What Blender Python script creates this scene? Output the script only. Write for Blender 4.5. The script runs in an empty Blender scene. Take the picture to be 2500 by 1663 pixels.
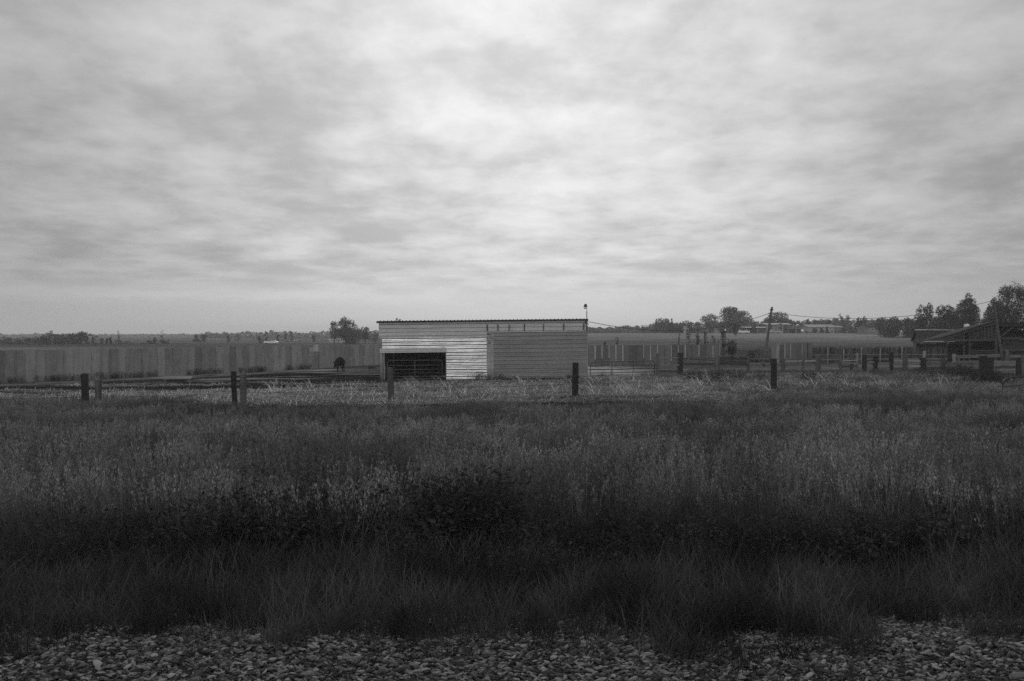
import bpy, math, random
import numpy as np
from mathutils import Vector, Matrix

SC = bpy.context.scene
COL = SC.collection
R = math.radians

# ------------------------------------------------------------------ camera
F = 1944.4           # focal length in photo pixels (2500 wide), a 28 mm lens on 36 mm
CAMZ = 3.6
PITCH = R(0.5)
cd = bpy.data.cameras.new("camera")
cd.lens = 28.0; cd.sensor_width = 36.0; cd.clip_start = 0.1; cd.clip_end = 20000
cam = bpy.data.objects.new("camera", cd); COL.objects.link(cam)
cam.location = (0, 0, CAMZ); cam.rotation_euler = (math.pi/2 - PITCH, 0, 0)
SC.camera = cam

# ------------------------------------------------------------------ view
SC.view_settings.view_transform = 'Standard'
SC.view_settings.look = 'None'
SC.view_settings.exposure = 0.0
SC.view_settings.gamma = 1.0
SC.cycles.volume_bounces = 1
SC.cycles.max_bounces = 6
SC.cycles.use_denoising = False      # leave the fine natural grain
SC.cycles.transparent_max_bounces = 8

# ------------------------------------------------------------------ sun + sky
SUN_EL = R(23); SUN_AZ = R(1)     # azimuth measured from +Y towards +X
sdir = Vector((math.sin(SUN_AZ)*math.cos(SUN_EL), math.cos(SUN_AZ)*math.cos(SUN_EL), math.sin(SUN_EL)))
sl = bpy.data.lights.new("sun", 'SUN'); sl.energy = 0.9; sl.angle = R(25); sl.color = (1, 1, 1)
so = bpy.data.objects.new("sun", sl); COL.objects.link(so)
so.rotation_euler = sdir.to_track_quat('Z', 'Y').to_euler()
so.location = (0, -20, 60)

class NT:
    def __init__(s, tree): s.t = tree
    def n(s, typ, **kw):
        nd = s.t.nodes.new(typ)
        for k, v in kw.items():
            if k.startswith('i_'):
                nd.inputs[k[2:].replace('_', ' ')].default_value = v
            else: setattr(nd, k, v)
        return nd
    def l(s, a, b): s.t.links.new(a, b)
    def put(s, sock, v):
        if isinstance(v, (int, float)): sock.default_value = v
        elif isinstance(v, (tuple, list)): sock.default_value = v
        else: s.l(v, sock)
    def m(s, op, a, b=0.0, c=0.0, clamp=False):
        nd = s.t.nodes.new('ShaderNodeMath'); nd.operation = op; nd.use_clamp = clamp
        s.put(nd.inputs[0], a); s.put(nd.inputs[1], b); s.put(nd.inputs[2], c)
        return nd.outputs[0]
    def v(s, op, a, b=(0, 0, 0)):
        nd = s.t.nodes.new('ShaderNodeVectorMath'); nd.operation = op
        s.put(nd.inputs[0], a); s.put(nd.inputs[1], b)
        return nd
    def noise(s, vec, scale, detail=4, rough=0.5, dist=0.0):
        nd = s.t.nodes.new('ShaderNodeTexNoise')
        nd.inputs['Scale'].default_value = scale; nd.inputs['Detail'].default_value = detail
        nd.inputs['Roughness'].default_value = rough; nd.inputs['Distortion'].default_value = dist
        if vec is not None: s.l(vec, nd.inputs['Vector'])
        return nd.outputs['Fac']
    def mr(s, val, a, b, c, d, smooth=False):
        nd = s.t.nodes.new('ShaderNodeMapRange')
        if smooth: nd.interpolation_type = 'SMOOTHSTEP'
        s.put(nd.inputs[0], val)
        for i, x in enumerate((a, b, c, d)): nd.inputs[i+1].default_value = x
        return nd.outputs[0]
    def xyz(s, x, y, z):
        nd = s.t.nodes.new('ShaderNodeCombineXYZ'); s.put(nd.inputs[0], x); s.put(nd.inputs[1], y); s.put(nd.inputs[2], z)
        return nd.outputs[0]

world = bpy.data.worlds.new("World"); SC.world = world
world.use_nodes = True
wt = world.node_tree; wt.nodes.clear(); W_ = NT(wt)
tc = W_.n('ShaderNodeTexCoord')
dirn = W_.v('NORMALIZE', tc.outputs['Generated']).outputs[0]
sep = W_.n('ShaderNodeSeparateXYZ'); W_.l(dirn, sep.inputs[0])
zc = W_.m('MAXIMUM', sep.outputs[2], 0.0)
den = W_.m('POWER', W_.m('ADD', zc, 0.07), 0.72)      # cloud lumps have height, so they flatten less than a sheet would
px = W_.m('DIVIDE', sep.outputs[0], den); py = W_.m('DIVIDE', sep.outputs[1], den)
pv = W_.xyz(W_.m('ADD', W_.m('MULTIPLY', px, 1.05), 3.1), W_.m('ADD', py, 7.7), 0.37)
n1 = W_.noise(pv, 3.6, 8, 0.52, 0.12)
n2 = W_.noise(pv, 1.5, 2, 0.5, 0.0)
n3 = W_.noise(pv, 10.0, 5, 0.6, 0.2)
cl = W_.m('ADD', W_.m('ADD', W_.m('MULTIPLY', n1, 0.52), W_.m('MULTIPLY', n2, 0.32)), W_.m('MULTIPLY', n3, 0.2))
cloud = W_.mr(cl, 0.37, 0.63, 0.78, 1.19, True)
fleck = W_.mr(cl, 0.57, 0.68, 0.0, 0.11, True)        # thin spots where the cover is brighter
cloud = W_.m('ADD', cloud, fleck)
hz_ = W_.mr(zc, 0.015, 0.10, 0.0, 1.0, True)            # cover blurs into even murk low over the land
cloud = W_.m('ADD', W_.m('MULTIPLY', cloud, hz_), W_.m('MULTIPLY', W_.m('SUBTRACT', 1.0, hz_), 1.10))
bd = W_.m('DIVIDE', W_.m('SUBTRACT', W_.m('ADD', zc, W_.m('MULTIPLY', n3, 0.012)), 0.051), 0.008)     # a paler rift low in the west
band = W_.m('MULTIPLY', W_.m('EXPONENT', W_.m('MULTIPLY', W_.m('MULTIPLY', bd, bd), -1.0)), W_.mr(sep.outputs[0], -0.32, 0.02, 0.17, 0.0, True))
cloud = W_.m('ADD', cloud, band)
dt = W_.v('DOT_PRODUCT', dirn, tuple(sdir)).outputs['Value']
lobe = W_.m('EXPONENT', W_.m('MULTIPLY', W_.m('SUBTRACT', dt, 1.0), 6.5))
dt2 = W_.v('DOT_PRODUCT', dirn, tuple(Vector((-0.25, -0.8, 0.55)).normalized())).outputs['Value']
fill_lobe = W_.m('EXPONENT', W_.m('MULTIPLY', W_.m('SUBTRACT', dt2, 1.0), 2.4))      # added unseen bright sky behind the viewer, lifts the shed front
lum = W_.m('MULTIPLY', W_.m('ADD', W_.m('ADD', W_.m('MULTIPLY', lobe, 5.3), W_.m('MULTIPLY', fill_lobe, 7.8)), 1.9), cloud)
sky = W_.n('ShaderNodeTexSky', sky_type='NISHITA')
sky.sun_disc = False; sky.sun_elevation = SUN_EL; sky.sun_rotation = SUN_AZ
bw = W_.n('ShaderNodeRGBToBW'); W_.l(sky.outputs[0], bw.inputs[0])
tot = W_.m('ADD', W_.m('MULTIPLY', lum, 0.92), W_.m('MULTIPLY', bw.outputs[0], 0.05))
bg = W_.n('ShaderNodeBackground'); bg.inputs['Strength'].default_value = 0.1
W_.l(W_.xyz(tot, tot, tot), bg.inputs['Color'])
wo = W_.n('ShaderNodeOutputWorld'); W_.l(bg.outputs[0], wo.inputs['Surface'])

# ------------------------------------------------------------------ projection helpers: photo pixel + depth -> place
CP, SP = math.cos(PITCH), math.sin(PITCH)
def at(u, v, Y):
    dx = (u-1250.0)/F; dy = (831.5-v)/F
    wy = CP + dy*SP; wz = -SP + dy*CP
    k = Y/wy
    return Vector((dx*k, Y, CAMZ + wz*k))
def X_(u, Y): return at(u, 815, Y).x
def Z_(v, Y): return at(1250, v, Y).z

# ------------------------------------------------------------------ numpy noise
def _hash(ix, iy, seed):
    h = (ix.astype(np.int64)*374761393 + iy.astype(np.int64)*668265263 + seed*974711) & 0x7fffffff
    h = ((h ^ (h >> 13))*1274126177) & 0x7fffffff
    return ((h ^ (h >> 16)) & 0xffff)/65535.0
def vnoise(x, y, seed=0):
    x = np.asarray(x, float); y = np.asarray(y, float)
    ix = np.floor(x); iy = np.floor(y); fx = x-ix; fy = y-iy
    fx = fx*fx*(3-2*fx); fy = fy*fy*(3-2*fy)
    a = _hash(ix, iy, seed); b = _hash(ix+1, iy, seed); c = _hash(ix, iy+1, seed); d = _hash(ix+1, iy+1, seed)
    return (a*(1-fx)+b*fx)*(1-fy) + (c*(1-fx)+d*fx)*fy
def fbm(x, y, seed=0, o=4):
    s = 0; a = 0.5; t = 0
    for i in range(o):
        s = s + a*vnoise(x*(2**i)+i*17.3, y*(2**i)-i*9.1, seed+i); t += a; a *= 0.55
    return s/t
def sst(a, b, x):
    t = np.clip((np.asarray(x, float)-a)/(b-a), 0, 1)
    return t*t*(3-2*t)

# ------------------------------------------------------------------ terrain height
PY = np.array([-3000, -6, 6.9, 8.4, 10.2, 12, 20, 28, 34, 38, 46, 56, 62, 9000.])
PZ = np.array([0.9, 0.9, 0.9, 0.62, 0.25, 0.2, 0.28, 0.42, 0.5, 0.5, 0.28, 0.08, 0.0, 0.0])
def ground_h(x, y):
    x = np.asarray(x, float); y = np.asarray(y, float)
    z = np.interp(y, PY, PZ)
    lat = np.clip(x, -26, 30)*0.012*sst(14, 30, y)*(1-sst(75, 120, y))
    lat = lat + np.clip(x, 0, 40)*0.006*sst(50, 60, y)*(1-sst(75, 120, y))
    a = x/np.maximum(y, 1)
    rise = 3.75*sst(-0.14, 0.07, a)*sst(95, 300, y)
    small = (fbm(x*0.5, y*0.5, 5)-0.5)*0.14*sst(8, 12, y)*(1-0.6*sst(70, 120, y))
    return z+lat+rise+small
def gz(x, y): return float(ground_h(np.array([x]), np.array([y]))[0])

# ------------------------------------------------------------------ mesh builder
class MB:
    def __init__(s): s.v = []; s.f = []; s.mi = []
    def add(s, vs, fs, mi=0):
        o = len(s.v); s.v.extend([tuple(p) for p in vs])
        s.f.extend([tuple(i+o for i in f) for f in fs]); s.mi.extend([mi]*len(fs))
    def box(s, x0, x1, y0, y1, z0, z1, mi=0):
        vs = [(x, y, z) for z in (z0, z1) for y in (y0, y1) for x in (x0, x1)]
        s.add(vs, [(0, 2, 3, 1), (4, 5, 7, 6), (0, 1, 5, 4), (2, 6, 7, 3), (0, 4, 6, 2), (1, 3, 7, 5)], mi)
    def beam(s, a, b, w, h, mi=0, up=(0, 0, 1)):
        a = Vector(a); b = Vector(b); d = (b-a).normalized(); u = Vector(up)
        if abs(d.dot(u)) > 0.97: u = Vector((0, 1, 0))
        sx = d.cross(u).normalized(); uu = sx.cross(d)
        vs = []
        for p in (a, b):
            for (i, j) in ((-1, -1), (1, -1), (1, 1), (-1, 1)):
                vs.append(p + sx*(i*w/2) + uu*(j*h/2))
        s.add(vs, [(3, 2, 1, 0), (4, 5, 6, 7), (0, 1, 5, 4), (1, 2, 6, 5), (2, 3, 7, 6), (3, 0, 4, 7)], mi)
    def tube(s, pts, rad, n=8, cap=True, mi=0):
        pts = [Vector(p) for p in pts]
        if not hasattr(rad, '__len__'): rad = [rad]*len(pts)
        vs = []; fs = []
        for i, p in enumerate(pts):
            d = (pts[min(i+1, len(pts)-1)]-pts[max(i-1, 0)]).normalized()
            u = Vector((0, 0, 1)) if abs(d.z) < 0.9 else Vector((1, 0, 0))
            a = d.cross(u).normalized(); b = a.cross(d)
            for k in range(n):
                t = 2*math.pi*k/n
                vs.append(p + (a*math.cos(t)+b*math.sin(t))*rad[i])
        for i in range(len(pts)-1):
            for k in range(n):
                k2 = (k+1) % n
                fs.append((i*n+k, i*n+k2, (i+1)*n+k2, (i+1)*n+k))
        if cap:
            fs.append(tuple(range(n-1, -1, -1))); fs.append(tuple((len(pts)-1)*n+k for k in range(n)))
        s.add(vs, fs, mi)
    def ellipsoid(s, c, r, nu=10, nv=7, mi=0):
        vs = [(c[0], c[1], c[2]-r[2])]; fs = []
        for j in range(1, nv):
            ph = -math.pi/2+math.pi*j/nv
            for i in range(nu):
                t = 2*math.pi*i/nu
                vs.append((c[0]+r[0]*math.cos(ph)*math.cos(t), c[1]+r[1]*math.cos(ph)*math.sin(t), c[2]+r[2]*math.sin(ph)))
        vs.append((c[0], c[1], c[2]+r[2])); L = len(vs)-1
        for i in range(nu):
            fs.append((0, 1+(i+1) % nu, 1+i))
            for j in range(nv-2):
                a = 1+j*nu
                fs.append((a+i, a+(i+1) % nu, a+nu+(i+1) % nu, a+nu+i))
            a = 1+(nv-2)*nu
            fs.append((a+i, a+(i+1) % nu, L))
        s.add(vs, fs, mi)
    def prism(s, poly, y0, y1, mi=0):
        """poly: list of (x, z), extruded along y"""
        n = len(poly)
        vs = [(x, y0, z) for x, z in poly]+[(x, y1, z) for x, z in poly]
        fs = [tuple(range(n)), tuple(range(2*n-1, n-1, -1))]
        for i in range(n):
            j = (i+1) % n
            fs.append((j, i, n+i, n+j))
        s.add(vs, fs, mi)
    def mesh(s, name, mats, smooth=False):
        me = bpy.data.meshes.new(name)
        me.from_pydata(s.v, [], s.f)
        if not isinstance(mats, (list, tuple)): mats = [mats]
        for m in mats: me.materials.append(m)
        if len(mats) > 1: me.polygons.foreach_set('material_index', s.mi)
        if smooth: me.polygons.foreach_set('use_smooth', [True]*len(me.polygons))
        me.update()
        return me
    def build(s, name, mats, parent=None, smooth=False, off=None):
        if off is not None:
            s.v = [(p[0]-off[0], p[1]-off[1], p[2]-off[2]) for p in s.v]
        return link(name, s.mesh(name, mats, smooth), parent)
def link(name, data, parent=None):
    o = bpy.data.objects.new(name, data); COL.objects.link(o)
    if parent is not None: o.parent = parent
    return o
def tag(o, label, cat, group=None, kind=None):
    if label: o['label'] = label
    if cat: o['category'] = cat
    if group: o['group'] = group
    if kind: o['kind'] = kind
    return o
def thing(name, label, cat, loc=(0, 0, 0), rz=0.0, group=None):
    o = link(name, None); o.location = loc; o.rotation_euler = (0, 0, rz); o.empty_display_size = 0.3
    return tag(o, label, cat, group)
def struct(o, name=None): o['kind'] = 'structure'; return o

# numpy mesh of quads
def quads_mesh(name, V, mats, midx=None):
    """V: (N,4,3)"""
    N = len(V)
    me = bpy.data.meshes.new(name)
    me.vertices.add(N*4); me.vertices.foreach_set('co', V.reshape(-1).astype(np.float32))
    me.loops.add(N*4); me.loops.foreach_set('vertex_index', np.arange(N*4, dtype=np.int32))
    me.polygons.add(N); me.polygons.foreach_set('loop_start', np.arange(0, N*4, 4, dtype=np.int32))
    try: me.polygons.foreach_set('loop_total', np.full(N, 4, dtype=np.int32))
    except Exception: pass
    for m in mats: me.materials.append(m)
    if midx is not None: me.polygons.foreach_set('material_index', midx.astype(np.int32))
    me.update(calc_edges=True)
    return me

# ------------------------------------------------------------------ materials
def base_mat(name):
    m = bpy.data.materials.new(name); m.use_nodes = True
    m.node_tree.nodes.clear()
    return m, NT(m.node_tree)
def grey(T, v): return T.xyz(v, v, v)

def wood_mat(name, val, vary=0.5, grain=(18, 18, 1.5), rough=0.85):
    m, T = base_mat(name)
    tcn = T.n('ShaderNodeTexCoord')
    mp = T.v('MULTIPLY', tcn.outputs['Object'], grain).outputs[0]
    a = T.noise(mp, 1.0, 5, 0.6, 0.4)
    b = T.noise(tcn.outputs['Object'], 1.3, 3, 0.5)
    oi = T.n('ShaderNodeObjectInfo')
    f = T.m('ADD', T.m('MULTIPLY', a, 0.9), T.m('MULTIPLY', b, 0.6))
    f = T.mr(f, 0.45, 1.05, 1-vary, 1+vary)
    f = T.m('MULTIPLY', f, T.mr(oi.outputs['Random'], 0, 1, 0.8, 1.2))
    val_ = T.m('MULTIPLY', f, val)
    p = T.n('ShaderNodeBsdfPrincipled'); p.inputs['Roughness'].default_value = rough
    p.inputs['Specular IOR Level'].default_value = 0.06
    T.l(grey(T, val_), p.inputs['Base Color'])
    bp = T.n('ShaderNodeBump'); bp.inputs['Strength'].default_value = 0.5; bp.inputs['Distance'].default_value = 0.02
    T.l(a, bp.inputs['Height']); T.l(bp.outputs[0], p.inputs['Normal'])
    o = T.n('ShaderNodeOutputMaterial'); T.l(p.outputs[0], o.inputs[0])
    return m
def plain_mat(name, val, vary=0.25, scale=3.0, rough=0.7, metal=0.0, spec=0.3):
    m, T = base_mat(name)
    tcn = T.n('ShaderNodeTexCoord')
    a = T.noise(tcn.outputs['Object'], scale, 5, 0.6)
    p = T.n('ShaderNodeBsdfPrincipled'); p.inputs['Roughness'].default_value = rough
    p.inputs['Metallic'].default_value = metal; p.inputs['Specular IOR Level'].default_value = spec
    T.l(grey(T, T.m('MULTIPLY', T.mr(a, 0.3, 0.7, 1-vary, 1+vary), val)), p.inputs['Base Color'])
    o = T.n('ShaderNodeOutputMaterial'); T.l(p.outputs[0], o.inputs[0])
    return m
def metal_sheet_mat(name, val, rough=0.4, metal=0.85, stain=0.3, dent=0.25, streak=(0.25, 1, 6)):
    """weathered sheet metal: stains stretched along the sheet, soft dents"""
    m, T = base_mat(name)
    tcn = T.n('ShaderNodeTexCoord')
    mp = T.v('MULTIPLY', tcn.outputs['Object'], streak).outputs[0]
    a = T.noise(mp, 1.0, 6, 0.6, 0.2)
    b = T.noise(tcn.outputs['Object'], 0.8, 4, 0.55)
    f = T.mr(T.m('ADD', T.m('MULTIPLY', a, 0.6), T.m('MULTIPLY', b, 0.4)), 0.32, 0.68, 1-stain, 1+stain)
    p = T.n('ShaderNodeBsdfPrincipled')
    T.l(T.mr(a, 0.3, 0.7, rough-0.08, rough+0.12), p.inputs['Roughness'])
    p.inputs['Metallic'].default_value = metal
    T.l(grey(T, T.m('MULTIPLY', f, val)), p.inputs['Base Color'])
    mp2 = T.v('MULTIPLY', tcn.outputs['Object'], (0.5, 1, 2.2)).outputs[0]
    dn = T.noise(mp2, 1.4, 3, 0.5)
    bp = T.n('ShaderNodeBump'); bp.inputs['Strength'].default_value = dent; bp.inputs['Distance'].default_value = 0.12
    T.l(dn, bp.inputs['Height']); T.l(bp.outputs[0], p.inputs['Normal'])
    o = T.n('ShaderNodeOutputMaterial'); T.l(p.outputs[0], o.inputs[0])
    return m
def leaf_mat(name, val, trans=0.3, vary=0.5, clump=0.0, cscale=0.6):
    m, T = base_mat(name)
    oi = T.n('ShaderNodeObjectInfo')
    ge = T.n('ShaderNodeNewGeometry')
    f = T.m('MULTIPLY', T.mr(oi.outputs['Random'], 0, 1, 1-vary, 1+vary), T.mr(ge.outputs['Random Per Island'], 0, 1, 0.6, 1.4))
    if clump:
        nz = T.noise(ge.outputs['Position'], cscale, 4, 0.55)
        f = T.m('MULTIPLY', f, T.mr(nz, 0.35, 0.65, 1-clump, 1+clump, True))
    c = grey(T, T.m('MULTIPLY', f, val))
    d = T.n('ShaderNodeBsdfDiffuse'); T.l(c, d.inputs[0])
    t = T.n('ShaderNodeBsdfTranslucent'); T.l(c, t.inputs[0])
    mx = T.n('ShaderNodeMixShader'); mx.inputs[0].default_value = trans
    T.l(d.outputs[0], mx.inputs[1]); T.l(t.outputs[0], mx.inputs[2])
    o = T.n('ShaderNodeOutputMaterial'); T.l(mx.outputs[0], o.inputs[0])
    return m

M = {}
M['tie'] = wood_mat('creosote_wood', 0.028, 0.5, (14, 14, 1.2))
M['greywood'] = wood_mat('weathered_wood', 0.10, 0.5, (14, 14, 1.2))
M['palewood'] = wood_mat('pale_weathered_wood', 0.24, 0.4, (14, 14, 1.2))
M['rail'] = wood_mat("grey_rail_wood", 0.17, 0.5, (1.2, 14, 14))
M['railpale'] = wood_mat('pale_rail_wood', 0.28, 0.4, (1.2, 14, 14))
M['barnwood'] = wood_mat('barn_boards', 0.055, 0.55, (9, 9, 0.8))
M['barnpale'] = wood_mat('barn_light_boards', 0.06, 0.45, (0.8, 9, 9))
M['panel'] = wood_mat('fence_panel_board', 0.29, 0.25, (5, 5, 0.6))
M['paneldark'] = wood_mat('dark_fence_panel', 0.23, 0.3, (5, 5, 0.6))
M['battenpale'] = wood_mat('pale_batten_wood', 0.36, 0.3, (14, 14, 1.2))
M['panelright'] = wood_mat('grey_fence_panel', 0.14, 0.2, (5, 5, 0.6))
M['galv'] = metal_sheet_mat('bright_galvanised_sheet', 0.64, 0.24, 0.95, 0.42, 0.6)
M['siding'] = metal_sheet_mat('dull_metal_siding', 0.5, 0.5, 0.75, 0.18, 0.2)
M['oldsheet'] = metal_sheet_mat('dark_metal_siding', 0.25, 0.55, 0.6, 0.22, 0.2)
M['patch'] = metal_sheet_mat('patched_strip', 0.33, 0.6, 0.3, 0.4, 0.3, (3, 1, 2.5))
M['roofdark'] = plain_mat('dark_roof_sheet', 0.03, 0.3, 2, 0.6, spec=0.05)
M['batten'] = wood_mat('batten_wood', 0.07, 0.4, (14, 14, 1.2))
M['gate'] = plain_mat('painted_gate_tube', 0.10, 0.3, 5, 0.5)
M['gatedark'] = plain_mat('dark_gate_tube', 0.03, 0.3, 5, 0.55)
M['interior'] = plain_mat('shed_inside_boards', 0.03, 0.4, 2, 0.95, spec=0.05)
M['black'] = plain_mat('black_rubber', 0.015, 0.3, 5, 0.7)
M['cable'] = plain_mat('black_cable', 0.02, 0.1, 5, 0.6)
M['wire'] = plain_mat('rusty_wire', 0.05, 0.3, 9, 0.7)
M['lampshade'] = plain_mat('lamp_hood', 0.05, 0.2, 8, 0.5)
M['lampglass'] = plain_mat('lamp_lens', 0.75, 0.1, 8, 0.25)
M['white'] = plain_mat('white_paint', 0.8, 0.1, 4, 0.45)
M['offwhite'] = plain_mat('worn_white_paint', 0.5, 0.35, 3, 0.7)
M['palewall'] = plain_mat('pale_house_wall', 0.38, 0.15, 1, 0.8, spec=0.05)
M['paleroof'] = plain_mat('pale_roof', 0.30, 0.15, 1, 0.8, spec=0.05)
M['darkwall'] = plain_mat('dark_house_wall', 0.07, 0.25, 1, 0.85, spec=0.05)
M['midwall'] = plain_mat('grey_house_wall', 0.2, 0.25, 1, 0.85, spec=0.05)
M['darkroof'] = plain_mat('dark_shingle_roof', 0.032, 0.45, 3, 0.9, spec=0.05)
M['glass'] = plain_mat('window_glass', 0.04, 0.1, 2, 0.15, 0.0, 0.5)
M['hide'] = plain_mat('black_hide', 0.011, 0.3, 5, 0.75, spec=0.05)
M['bark'] = wood_mat('bark', 0.06, 0.4, (3, 3, 0.6))
M['leaf'] = leaf_mat('tree_leaves', 0.085, 0.3, 0.25, 0.35, 0.35)
M['leafdark'] = leaf_mat('dark_tree_leaves', 0.05, 0.25, 0.25, 0.35, 0.5)
M['leafpale'] = leaf_mat('pale_tree_leaves', 0.15, 0.3, 0.2, 0.3, 0.35)
M['leafnear'] = leaf_mat('cottonwood_leaves', 0.055, 0.25, 0.2, 0.4, 0.25)
M['grass'] = leaf_mat('grass_blades', 0.13, 0.35, 0.4, 0.38, 0.3)
M['seed'] = leaf_mat('grass_seed_heads', 0.19, 0.35, 0.3, 0.38, 0.3)
M['low'] = leaf_mat('verge_leaves', 0.06, 0.35, 0.45, 0.5, 0.8)  # lens vignette over the near verge is put into this dark leaf colour
M['weed'] = leaf_mat('weed_leaves', 0.045, 0.3, 0.4)
M['straw'] = leaf_mat('straw_stalks', 0.42, 0.2, 0.4)

# stones
m, T = base_mat('ballast_stone'); oi = T.n('ShaderNodeObjectInfo'); tcn = T.n('ShaderNodeTexCoord')
a = T.noise(tcn.outputs['Object'], 3.0, 4, 0.6)
f = T.m('MULTIPLY', T.m('POWER', T.mr(oi.outputs['Random'], 0, 1, 0.30, 1.18), 2.8), T.mr(a, 0.3, 0.7, 0.75, 1.25))
p = T.n('ShaderNodeBsdfPrincipled'); p.inputs['Roughness'].default_value = 0.85
T.l(grey(T, T.m('MULTIPLY', f, 0.17)), p.inputs['Base Color'])
o = T.n('ShaderNodeOutputMaterial'); T.l(p.outputs[0], o.inputs[0]); M['stone'] = m

# ground: tone from an attribute, broken up by noise
m, T = base_mat('ground_soil'); at_ = T.n('ShaderNodeAttribute', attribute_name='tone')
ge = T.n('ShaderNodeNewGeometry')
mp = T.v('MULTIPLY', ge.outputs['Position'], (1.0, 1.6, 1)).outputs[0]
a = T.noise(mp, 2.2, 6, 0.65, 0.5); b = T.noise(ge.outputs['Position'], 14.0, 4, 0.7)
f = T.m('MULTIPLY', T.mr(a, 0.3, 0.7, 0.55, 1.45), T.mr(b, 0.3, 0.7, 0.6, 1.4))
mpf = T.v('MULTIPLY', ge.outputs['Position'], (0.05, 0.16, 0.0)).outputs[0]
f = T.m('MULTIPLY', f, T.mr(T.noise(mpf, 1.0, 6, 0.65, 0.3), 0.3, 0.7, 0.62, 1.38))
p = T.n('ShaderNodeBsdfDiffuse')
T.l(grey(T, T.m('MULTIPLY', f, at_.outputs['Fac'])), p.inputs['Color'])
bp = T.n('ShaderNodeBump'); bp.inputs['Strength'].default_value = 0.7; bp.inputs['Distance'].default_value = 0.08
T.l(a, bp.inputs['Height']); T.l(bp.outputs[0], p.inputs['Normal'])
o = T.n('ShaderNodeOutputMaterial'); T.l(p.outputs[0], o.inputs[0]); M['ground'] = m

# ------------------------------------------------------------------ ground
FA = Vector((-42.0, 59.5)); FB = Vector((-14.0, 97.0))     # line of the long panel fence
def fence_side(x, y):
    d = FB-FA; n = math.hypot(d.x, d.y)
    return ((x-FA.x)*d.y-(y-FA.y)*d.x)/n      # > 0 on the yard side
xs = np.unique(np.concatenate([-np.geomspace(60, 4000, 36)[::-1], np.arange(-60, -30, 1.2), np.arange(-30, 30, 0.4), np.arange(30, 60, 1.2), np.geomspace(60, 4000, 36)]))
ys = np.unique(np.concatenate([[-4000, -1000, -300, -100, -40, -15], np.arange(-6, 5, 1.0), np.arange(5, 100, 0.4), np.geomspace(100, 9000, 70)]))
gx, gy = np.meshgrid(xs, ys)
gzz = ground_h(gx, gy)
nx, ny = len(xs), len(ys)
V = np.stack([gx, gy, gzz], -1).reshape(-1, 3)
ii = (np.arange(ny-1)[:, None]*nx + np.arange(nx-1)[None, :]).reshape(-1)
fc = np.stack([ii, ii+1, ii+nx+1, ii+nx], -1)
me = bpy.data.meshes.new('ground')
me.from_pydata(V.tolist(), [], fc.tolist())
fx, fy = V[:, 0], V[:, 1]
tone = np.full(len(V), 0.045)
n_s = fbm(fx*0.16, fy*0.55, 11); n_f = fbm(fx*0.5, fy*1.4, 12)
straw = 0.31 + 0.2*(n_f-0.4)
strawdark = sst(0.50, 0.62, fbm(fx*0.22+4, fy*0.6, 14))
strawz = straw*(1-0.65*strawdark)
k = sst(36.5, 39, fy+1.5*(fbm(fx*0.3, fy*0.3, 3)-0.5)*2)
tone = tone*(1-k) + strawz*k
# muddy yard left of the shed, streaked with straw
fd_ = ((fx-FA.x)*37.5-(fy-FA.y)*28)/math.hypot(28, 37.5)
yard = sst(-5.5, -9.0, fx+3*(fbm(fx*0.4, fy*0.4, 21)-0.5))*sst(49.0, 52.5, fy+5*(fbm(fx*0.09, fy*0.4, 22)-0.5))
mud = 0.013 + 0.15*sst(0.61, 0.70, n_s) + 0.03*sst(0.58, 0.7, n_f)
mud = mud + 0.13*sst(5.5, 2.0, fd_)*sst(0.3, 0.5, n_f+0.1) + 0.08*np.exp(-((fx+17)/4.5)**2-((fy-82)/4.0)**2)
tone = tone*(1-yard)+mud*yard
wl = sst(-12, -19, fx)*sst(38, 40, fy)*(1-sst(51, 53.5, fy))
tone = tone*(1-wl*0.9) + wl*0.9*(0.03+0.2*sst(0.47, 0.58, fbm(fx*0.12, fy*0.6, 31)))
fs_ = ((fx-FA.x)*(FB.y-FA.y)-(fy-FA.y)*(FB.x-FA.x))/math.hypot(28, 37.5)
beyond = sst(0.3, -1.0, fs_)*(fy > 40)*(fx < -8)
beyond = np.maximum(beyond, sst(84.0, 85.5, fy))
bx_ = sst(0.4, 1.2, fx/np.maximum(fy, 1)*0+1)
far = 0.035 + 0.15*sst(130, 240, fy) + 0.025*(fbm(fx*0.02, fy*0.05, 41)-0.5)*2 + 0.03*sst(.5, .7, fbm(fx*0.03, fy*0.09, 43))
far = np.where(fx/np.maximum(fy, 1) < -0.1, 0.075+0.05*(fbm(fx*0.012, fy*0.03, 44)-0.5)*2+0.05*sst(0.5, 0.62, fbm(fx*0.01, fy*0.06, 45)), far)
tone = tone*(1-beyond)+far*beyond
rightc = sst(9, 14, fx)*sst(56, 58, fy)*(1-beyond)
tone = tone*(1-rightc)+rightc*(0.07+0.06*n_f)
tone = np.where(fy < 9.5, 0.05, tone)
me.attributes.new('tone', 'FLOAT', 'POINT').data.foreach_set('value', np.clip(tone, 0.015, 0.5).astype(np.float32))
me.materials.append(M['ground'])
me.polygons.foreach_set('use_smooth', [True]*len(me.polygons))
g = link('ground', me); struct(g)

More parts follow.
